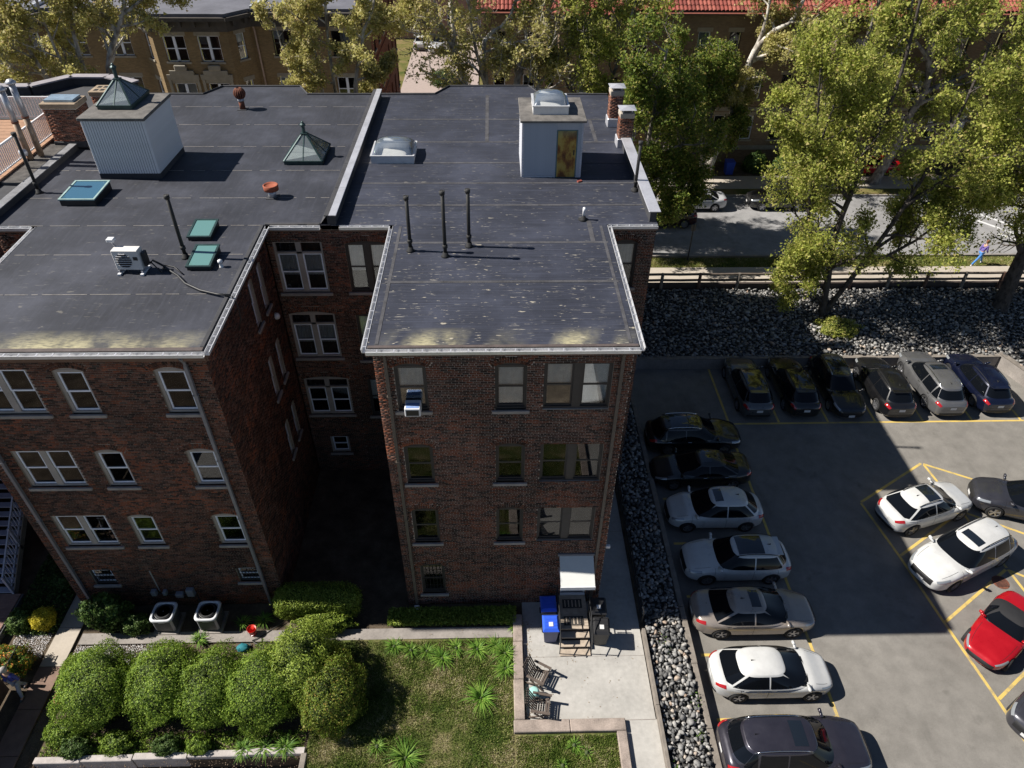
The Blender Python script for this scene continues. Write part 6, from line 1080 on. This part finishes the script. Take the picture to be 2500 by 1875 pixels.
# folding slat chairs
def chair(label,x,y,rz):
    t=thing('slat_chair',label,'chair',(x,y,.006),rz,'slat chairs on the patio'); W=mat('weathered_teak',(.11,.085,.07),.9,var=.3,scale=5)
    for k in range(7): u=-.24+k*.08; MB().beam((u,.18,.34),(u*1.08,.52,1.0),.05,.018,(0,1,0)).obj('back_slat',W,t)
    for k in range(6): yy=-.28+k*.085; MB().beam((-.27,yy,.36-k*.008),(.27,yy,.36-k*.008),.06,.02).obj('seat_slat',W,t)
    for s in (-1,1):
        MB().beam((s*.29,-.34,.0),(s*.29,.2,.38),.04,.05).obj('leg',W,t); MB().beam((s*.29,.4,0),(s*.29,-.28,.4),.04,.05).obj('leg',W,t); MB().beam((s*.33,-.36,.58),(s*.33,.32,.62),.09,.025).obj('armrest',W,t); MB().beam((s*.33,-.3,.36),(s*.33,-.3,.57),.04,.04).obj('arm_post',W,t)
    for z,yy in ((.5,.27),(.88,.46)): MB().beam((-.27,yy,z),(.27,yy,z),.03,.05).obj('back_rail',W,t)
chair('slatted wooden chair, the upper one against the low patio wall',1.48,13.12,radians(62)); chair('slatted wooden chair, the lower one against the low patio wall',1.5,11.98,radians(80))
st=thing('garden_stool','pale turquoise ceramic stool between the two slat chairs','stool',(1.3,12.52,.006)); TQ=mat('turquoise_glaze',(.35,.6,.56),.25,var=.1); MB().lathe([(.14,0),(.17,.03),(.2,.2),(.17,.4),(.16,.43),(.1,.445),(0,.45)],20).obj('seat_drum',TQ,st,True); MB().lathe([(.175,.36),(.19,.38),(.175,.4)],20).obj('band',mat('turquoise_band',(.2,.45,.42),.3),st)
# outdoor condensers
def cond(label,x,y):
    t=thing('condenser_unit',label,'condenser',(x,y,0),0,'outdoor condensers at the left wing'); s=.38; MB().box(-.48,.48,-.48,.48,-.04,.07).obj('pad',CONCD,t); MB().bbox(-s,s,-s,s,.07,.8,.06).obj('casing',mat('condenser_casing',(.3,.31,.34),.5,.3,var=.15),t)
    for sd in range(4):
        R_=Matrix.Rotation(sd*pi/2,3,'Z')
        for k in range(9): MB().box(-.31,.31,-s-.008,-s+.002,.14+k*.065,.165+k*.065,T=lambda a,b,c:tuple(R_@Vector((a,b,c)))).obj('louver',PLASTB,t)
    r=MB(); n=40; sq=lambda a,e,q:(q*math.copysign(abs(cos(a))**e,cos(a)),q*math.copysign(abs(sin(a))**e,sin(a)))
    for (q,z,e) in ((.43,.8,.35),(.43,.87,.35),(.37,.89,.4),(.345,.86,.45),(.345,.8,.45)): r.v+=[(*sq(2*pi*k/n,e,q),z) for k in range(n)]
    r.f=[(i*n+k,i*n+(k+1)%n,(i+1)*n+(k+1)%n,(i+1)*n+k) for i in range(4) for k in range(n)]; r.obj('top_frame',mat('pale_top_frame',(.62,.63,.66),.45),t,True); MB().lathe([(0,.802),(.36,.802)],24).obj('fan_well',DARK,t); g=MB().lathe([(.31,.8),(.33,.86),(.31,.87),(.29,.8)],28).obj('shroud',PLASTB,t)
    for k in range(3): a=k*2.094+x; MB().add([(.05*cos(a),.05*sin(a),.83),(.27*cos(a-.3),.27*sin(a-.3),.825),(.28*cos(a+.25),.28*sin(a+.25),.86),(.05*cos(a+.5),.05*sin(a+.5),.85)],[(0,1,2,3)]).obj('fan_blade',mat('grey_blade',(.16,.16,.17),.4,.5),t)
    MB().lathe([(.08,.82),(.08,.87),(.0,.885)],14).obj('hub',GALV,t); MB().box(-.12,.12,-s-.012,-s-.009,.68,.73).obj('name_plate',PLATE,t)
    for k in range(6): rr=.06+k*.045; MB().lathe([(rr,.874),(rr+.006,.878),(rr,.882)],24).obj('guard_ring',PLASTB,t)
cond('square outdoor condenser with a round fan, left of the pair',-12.72,15.68); cond('square outdoor condenser with a round fan, right of the pair',-11.06,15.7)
mt=thing('utility_meters','grey utility meters and conduit on the left brick wall above the condensers','meter',(-12.6,16.45,1),world=True)
for x,z,w,h in ((-13.3,1.0,.2,.26),(-12.88,1.0,.14,.2),(-12.35,.85,.3,.2),(-11.9,1.0,.28,.4)): MB().bbox(x-w/2,x+w/2,16.35,16.54,z-h/2,z+h/2,.02).obj('box',mat('meter_grey',(.2,.21,.24),.5,var=.2),mt); 
MB().tube([(-13.1,16.5,1.0),(-13.1,16.5,2.3)],.022,6).obj('conduit',GALV,mt); MB().tube([(-13.3,16.48,.9),(-12.4,16.45,.8),(-11.9,16.45,.85)],.025,6).obj('conduit',IRON,mt); MB().tube([(-11.7,16.45,.8),(-11.4,15.95,.6),(-11.2,15.9,.4)],.02,6).obj('whip_cable',RUBBER,mt)
bk=thing('red_bucket','bright red plastic bucket on the garden path','bucket',(-9.38,15.2,.03)); rp=mat('red_plastic',(.6,.03,.015),.4,var=.08); q=MB().lathe([(.13,0),(.165,.34),(.175,.345),(.175,.31),(.158,.32),(.125,.02),(0,.02)],22).obj('pail',rp,bk,True); MB().tube([(-.17,0,.3),(-.16,-.12,.2),(0,-.19,.14),(.16,-.12,.2),(.17,0,.3)],.006,5).obj('handle',GALV,bk)
bg=thing('teal_bag','crumpled teal bag on the soil by the hose','bag',(-9.62,14.6,-.03)); V,F=ico(3); V=V*np.array((.24,.17,.13))*(1+.18*np.sin(V[:,[0]]*9)*np.sin(V[:,[1]]*8+1)*np.cos(V[:,[2]]*7)); V[:,2]=np.maximum(V[:,2]+.08,0); ob('sack',raw('sack',V,F,mat('teal_fabric',(.01,.16,.2),.8,var=.3,scale=9),True),bg); MB().tube([(.1,.1,.1),(.2,.2,.06),(.25,.1,.03)],.012,5).obj('drawstring',mat('teal_fabric'),bg)
tag(MB().tube([(-8.3,15.7,.02),(-8.7,15.35,.05),(-9.1,15.0,.05),(-9.35,14.9,.05),(-9.2,14.75,.04),(-8.95,14.85,.05),(-9.05,15.05,.06),(-9.3,14.85,.05),(-8.7,14.5,.02),(-8.6,14.35,.0),(-9.2,14.2,0),(-9.3,13.9,0)],.018,6).obj('garden_hose',mat('dark_hose',(.05,.05,.045),.6),None,True),'dark garden hose curling beside the red bucket','hose')
pt=thing('terracotta_pot','empty terracotta pot on a stump beside the largest clipped bush','pot',(-15.15,12.5,0)); TC=mat('terracotta',(.36,.13,.085),.85,var=.2,scale=5); MB().lathe([(.17,.3),(.24,.58),(.27,.6),(.28,.68),(.25,.69),(.22,.6),(.16,.45),(0,.44)],24).obj('vessel',TC,pt,True); MB().lathe([(0,.441),(.17,.445)],18).obj('soil',SOIL,pt); MB().lathe([(.2,.0),(.22,.27),(.2,.29),(.0,.3)],16).obj('stump',WOODD,pt)
# white outdoor stairs and deck at the left
ws=thing('outdoor_stairs','white wooden outdoor stairs with slatted side rail at the left edge','stairs',(-19.7,17,0),world=True); n=15; sx0,sx1=-20.75,-19.25; GW=mat('grey_white_paint',(.36,.37,.45),.6,var=.12)
stp=lambda k:(17.0+k*.29,.35+k*.235)
for k in range(n): y,z=stp(k); MB().bbox(sx0,sx1,y,y+.27,z-.045,z,.006).obj('tread',GW,ws)
for x in (sx0-.02,sx1+.02): MB().beam((x,16.9,.1),(x,17+n*.29,.1+n*.235+.05),.05,.26).obj('stringer',WOODG,ws)
for x in (sx0,sx1):
    for h in (.92,.15): MB().beam((x,16.95,.35+h),(x,17+n*.29,.35+n*.235+h),.06,.06).obj('rail',GW,ws)
    m=MB().box(-.015,.015,-.015,.015,.15,.9).mesh('baluster',GW)
    for k in range(n*2): y=17+k*.145; ob('baluster',m,ws,(x,y,.35+k*.1175))
    for k in (0,5,10,14): y,z=stp(k); MB().beam((x,y,0 if k==0 else z-.3),(x,y,z+1.0),.09,.09).obj('newel',GW,ws)
MB().box(-21.5,-19.0,21.35,23.8,3.75,3.85).obj('landing',GW,ws); 
for x in (-21.3,-19.2): MB().beam((x,21.6,0),(x,21.6,3.75),.12,.12).obj('landing_post',GW,ws)
dk2=thing('ground_deck','low reddish plank deck at the foot of the outdoor stairs','deck',(-20,15.8,0),world=True)
for k in range(22): MB().box(-22.5,-18.95,13.9+k*.14,14.03+k*.14,.26,.3).obj('plank',mat('reddish_plank',(.26,.16,.13),.85,var=.25,scale=3),dk2)
MB().box(-22.5,-18.88,13.86,16.99,-.05,.25).obj('skirt',mat('grey_skirt',(.12,.12,.125),.7,var=.3),dk2)
# gate, railing and person at the lower left
gt=thing('iron_gate','dark iron railing with a pale post at the lower left edge','railing',(-17.3,13.1,0),world=True); MB().bbox(-17.55,-17.43,13.25,13.37,0,1.1,.01).obj('gate_post',mat('pale_post',(.4,.4,.43),.7),gt)
for z in (.25,1.0): MB().tube([(-17.45,13.45,z),(-17.45,14.5,z)],.02,6).obj('rail',BLACKM,gt)
for k in range(9): MB().tube([(-17.45,13.5+k*.12,.25),(-17.45,13.5+k*.12,1.0)],.011,5).obj('picket',BLACKM,gt)
bw=thing('shading_fence','solid brown board fence added to shade the walkway at the lower left corner','fence',(-17.4,10,0),world=True); BF=mat('brown_board',(.09,.05,.035),.85,var=.3,scale=3)  # added to keep this end of the walkway in shade
for k in range(24): MB().bbox(-17.62,-17.58,8.6+k*.19,8.789+k*.19,0,1.95,.005).obj('board',BF,bw)
for z in (.4,1.5): MB().box(-17.68,-17.62,8.6,13.15,z,z+.09).obj('rail',BF,bw)
def skin(pts,edges,root,sub=2):
    me=bpy.data.meshes.new('s'); me.from_pydata([p[:3] for p in pts],edges,[]); o=bpy.data.objects.new('s',me); COL.objects.link(o); md=o.modifiers.new('s','SKIN'); md.use_smooth_shade=True
    for i,p in enumerate(pts): v=me.skin_vertices[0].data[i]; r=p[3]; v.radius=(r,p[4] if len(p)>4 else r); v.use_root=(i==root)
    o.modifiers.new('u','SUBSURF').levels=sub; dg=bpy.context.evaluated_depsgraph_get(); m=bpy.data.meshes.new_from_object(o.evaluated_get(dg)); bpy.data.objects.remove(o); m.polygons.foreach_set('use_smooth',[True]*len(m.polygons)); return m
SKINM=mat('skin',(.42,.26,.19),.6,var=.08)
def person(label,loc,rz,top,legs,shoe,hair,stride=.28,lean=.05,arm=.3):
    """y is forward; one continuous body, clothes and hair over it"""
    t=thing('person',label,'person',loc,rz); s=stride
    J=[(0,0,.95,.115,.1),(0,lean*.4,1.18,.12,.09),(0,lean*.8,1.38,.14,.09),(0,lean,1.47,.055),(0,lean*1.1,1.54,.05),(0,lean*1.2+.01,1.62,.085,.095),(0,lean*1.2,1.7,.07,.08)]; E=[(0,1),(1,2),(2,3),(3,4),(4,5),(5,6)]
    def arm_(sx,f):
        b=len(J); J.extend([(sx*.17,lean*.85,1.4,.05),(sx*.22,lean*.6+f*.12,1.14,.04),(sx*.2,lean+f*.34,.96,.03),(sx*.19,lean+f*.4,.9,.034)]); E.extend([(2,b),(b,b+1),(b+1,b+2),(b+2,b+3)]); return b
    def leg_(sx,f):
        b=len(J); J.extend([(sx*.09,0,.88,.085),(sx*.1,f*s*.75+.03,.5,.06),(sx*.1,f*s*1.35-(.08 if f<0 else 0),.1,.042),(sx*.1,f*s*1.35+.13-(.08 if f<0 else 0),.04,.04)]); E.extend([(0,b),(b,b+1),(b+1,b+2),(b+2,b+3)]); return b
    a1,a2,l1,l2=arm_(1,arm),arm_(-1,-arm),leg_(1,-1),leg_(-1,1); body=ob('body',skin(J,E,0),t); body.data.materials.append(SKINM)
    def sub(name,idx,ed,g,m,root):
        mp={i:k for k,i in enumerate(idx)}; q=[(*J[i][:3],J[i][3]+g,(J[i][4] if len(J[i])>4 else J[i][3])+g) for i in idx]; o=ob(name,skin(q,[(mp[a],mp[b]) for a,b in ed],mp[root]),t); o.data.materials.append(m)
    sub('jacket',[0,1,2,a1,a1+1,a1+2,a2,a2+1,a2+2],[(0,1),(1,2),(2,a1),(a1,a1+1),(a1+1,a1+2),(2,a2),(a2,a2+1),(a2+1,a2+2)],.02,top,1); sub('trousers',[0,l1,l1+1,l1+2,l2,l2+1,l2+2],[(0,l1),(l1,l1+1),(l1+1,l1+2),(0,l2),(l2,l2+1),(l2+1,l2+2)],.014,legs,0)
    for b in (l1,l2): p=J[b+2]; MB().lathe([(0,0),(.05,.005),(.055,.04),(.04,.09),(0,.1)],10,T=lambda x,y,z:(p[0]+x*.85,p[1]+.05+y*2.3,max(.0,p[2]-.1)+z)).obj('shoe',shoe,t,True)
    hc=(0,lean*1.2-.02,1.69); MB().lathe([(.095,-.1),(.11,-.03),(.105,.05),(.07,.1),(0,.12)],14,hc).obj('hair',hair,t,True)
    for x in (-.035,.035): MB().lathe([(0,-.008),(.011,0),(0,.008)],8,(x,lean*1.2+.105,1.655)).obj('eye',DARK,t)
    MB().add([(-.015,lean*1.2+.1,1.61),(.015,lean*1.2+.1,1.61),(0,lean*1.2+.13,1.612),(0,lean*1.2+.1,1.66)],[(0,1,2),(0,2,3),(1,3,2)]).obj('nose',SKINM,t)
person('person in a purple top and blue jeans striding along the verge by the fence',(32.35,41.15,.97),radians(-75),mat('purple_top',(.13,.09,.33),.8),mat('bright_denim',(.06,.2,.5),.85),WHITE,mat('reddish_hair',(.2,.08,.04),.7),.34,.12,.4)
person('person with grey hair and a blue jacket walking by the iron railing',(-16.95,13.0,.03),radians(170),mat('blue_jacket',(.06,.07,.32),.8),mat('grey_trousers',(.3,.32,.4),.85),mat('dark_shoe',(.05,.05,.06),.6),mat('grey_hair',(.35,.32,.3),.8),.15,.05,.2)
# small details
t=thing('wall_lamp','white round lamp on the side wall of the left wing','lamp',(-8.34,22.9,9.5)); MB().lathe([(.0,-.14),(.09,-.1),(.12,0),(.09,.1),(0,.13)],14).obj('globe',WHITE,t,True); MB().box(-.06,.0,-.04,.04,.08,.14).obj('bracket',GALV,t)
t=thing('floodlight','small white floodlight on the right corner of the middle wing','lamp',(4.1,16.6,3.3)); MB().bbox(-.02,.16,-.1,.02,-.04,.1,.02).obj('housing',WHITE,t); MB().tube([(-.04,0,0),(.05,0,.02)],.03,8).obj('arm',WHITE,t)
t=thing('downspout_splash_box','small white box at the foot of the left downspout of the middle wing','box',(-3.17,16.15,0)); MB().bbox(-.1,.1,-.1,.08,0,.2,.015).obj('shell',WHITE,t); MB().box(-.06,.06,-.105,-.1,.04,.15).obj('outlet',DARK,t)
# leaf litter blown against edges
n=420; X=np.concatenate([1.0+4.4*RN.random(n//3)**3.5,RN.uniform(1.0,1.3,n//3),RN.uniform(-6.4,.5,n//3)]); Y=np.concatenate([RN.uniform(11.7,15.6,n//3),RN.uniform(11.7,15.6,n//3),RN.uniform(9,15.2,n//3)]); lt=leafmesh('leaf_litter',np.stack([X,Y,np.where(X>.99,.014,.06)],1),.045,mat('dry_leaf',(.26,.19,.12),.9,var=.4,scale=9),np.tile((0,0,3.),(len(X),1))); tag(lt,'dry leaf litter on the patio and lawn','leaf litter',kind='stuff')
n=160; X=np.concatenate([RN.normal(c,.1,n//4) for c in (5.95,7.1,6.4,7.0)]); Y=np.concatenate([RN.normal(c,.25,n//4) for c in (9.8,12.2,14.6,10.9)]); wd2=leafmesh('strip_weeds',np.stack([X,Y,.08+RN.random(n)*.1],1),.05,LEAFL,np.tile((0,0,.8),(n,1))); tag(wd2,'sparse weeds between the stones of the narrow strip','weeds',kind='stuff')
for o in EMPTIES:
    if '_w' in o: del o['_w']
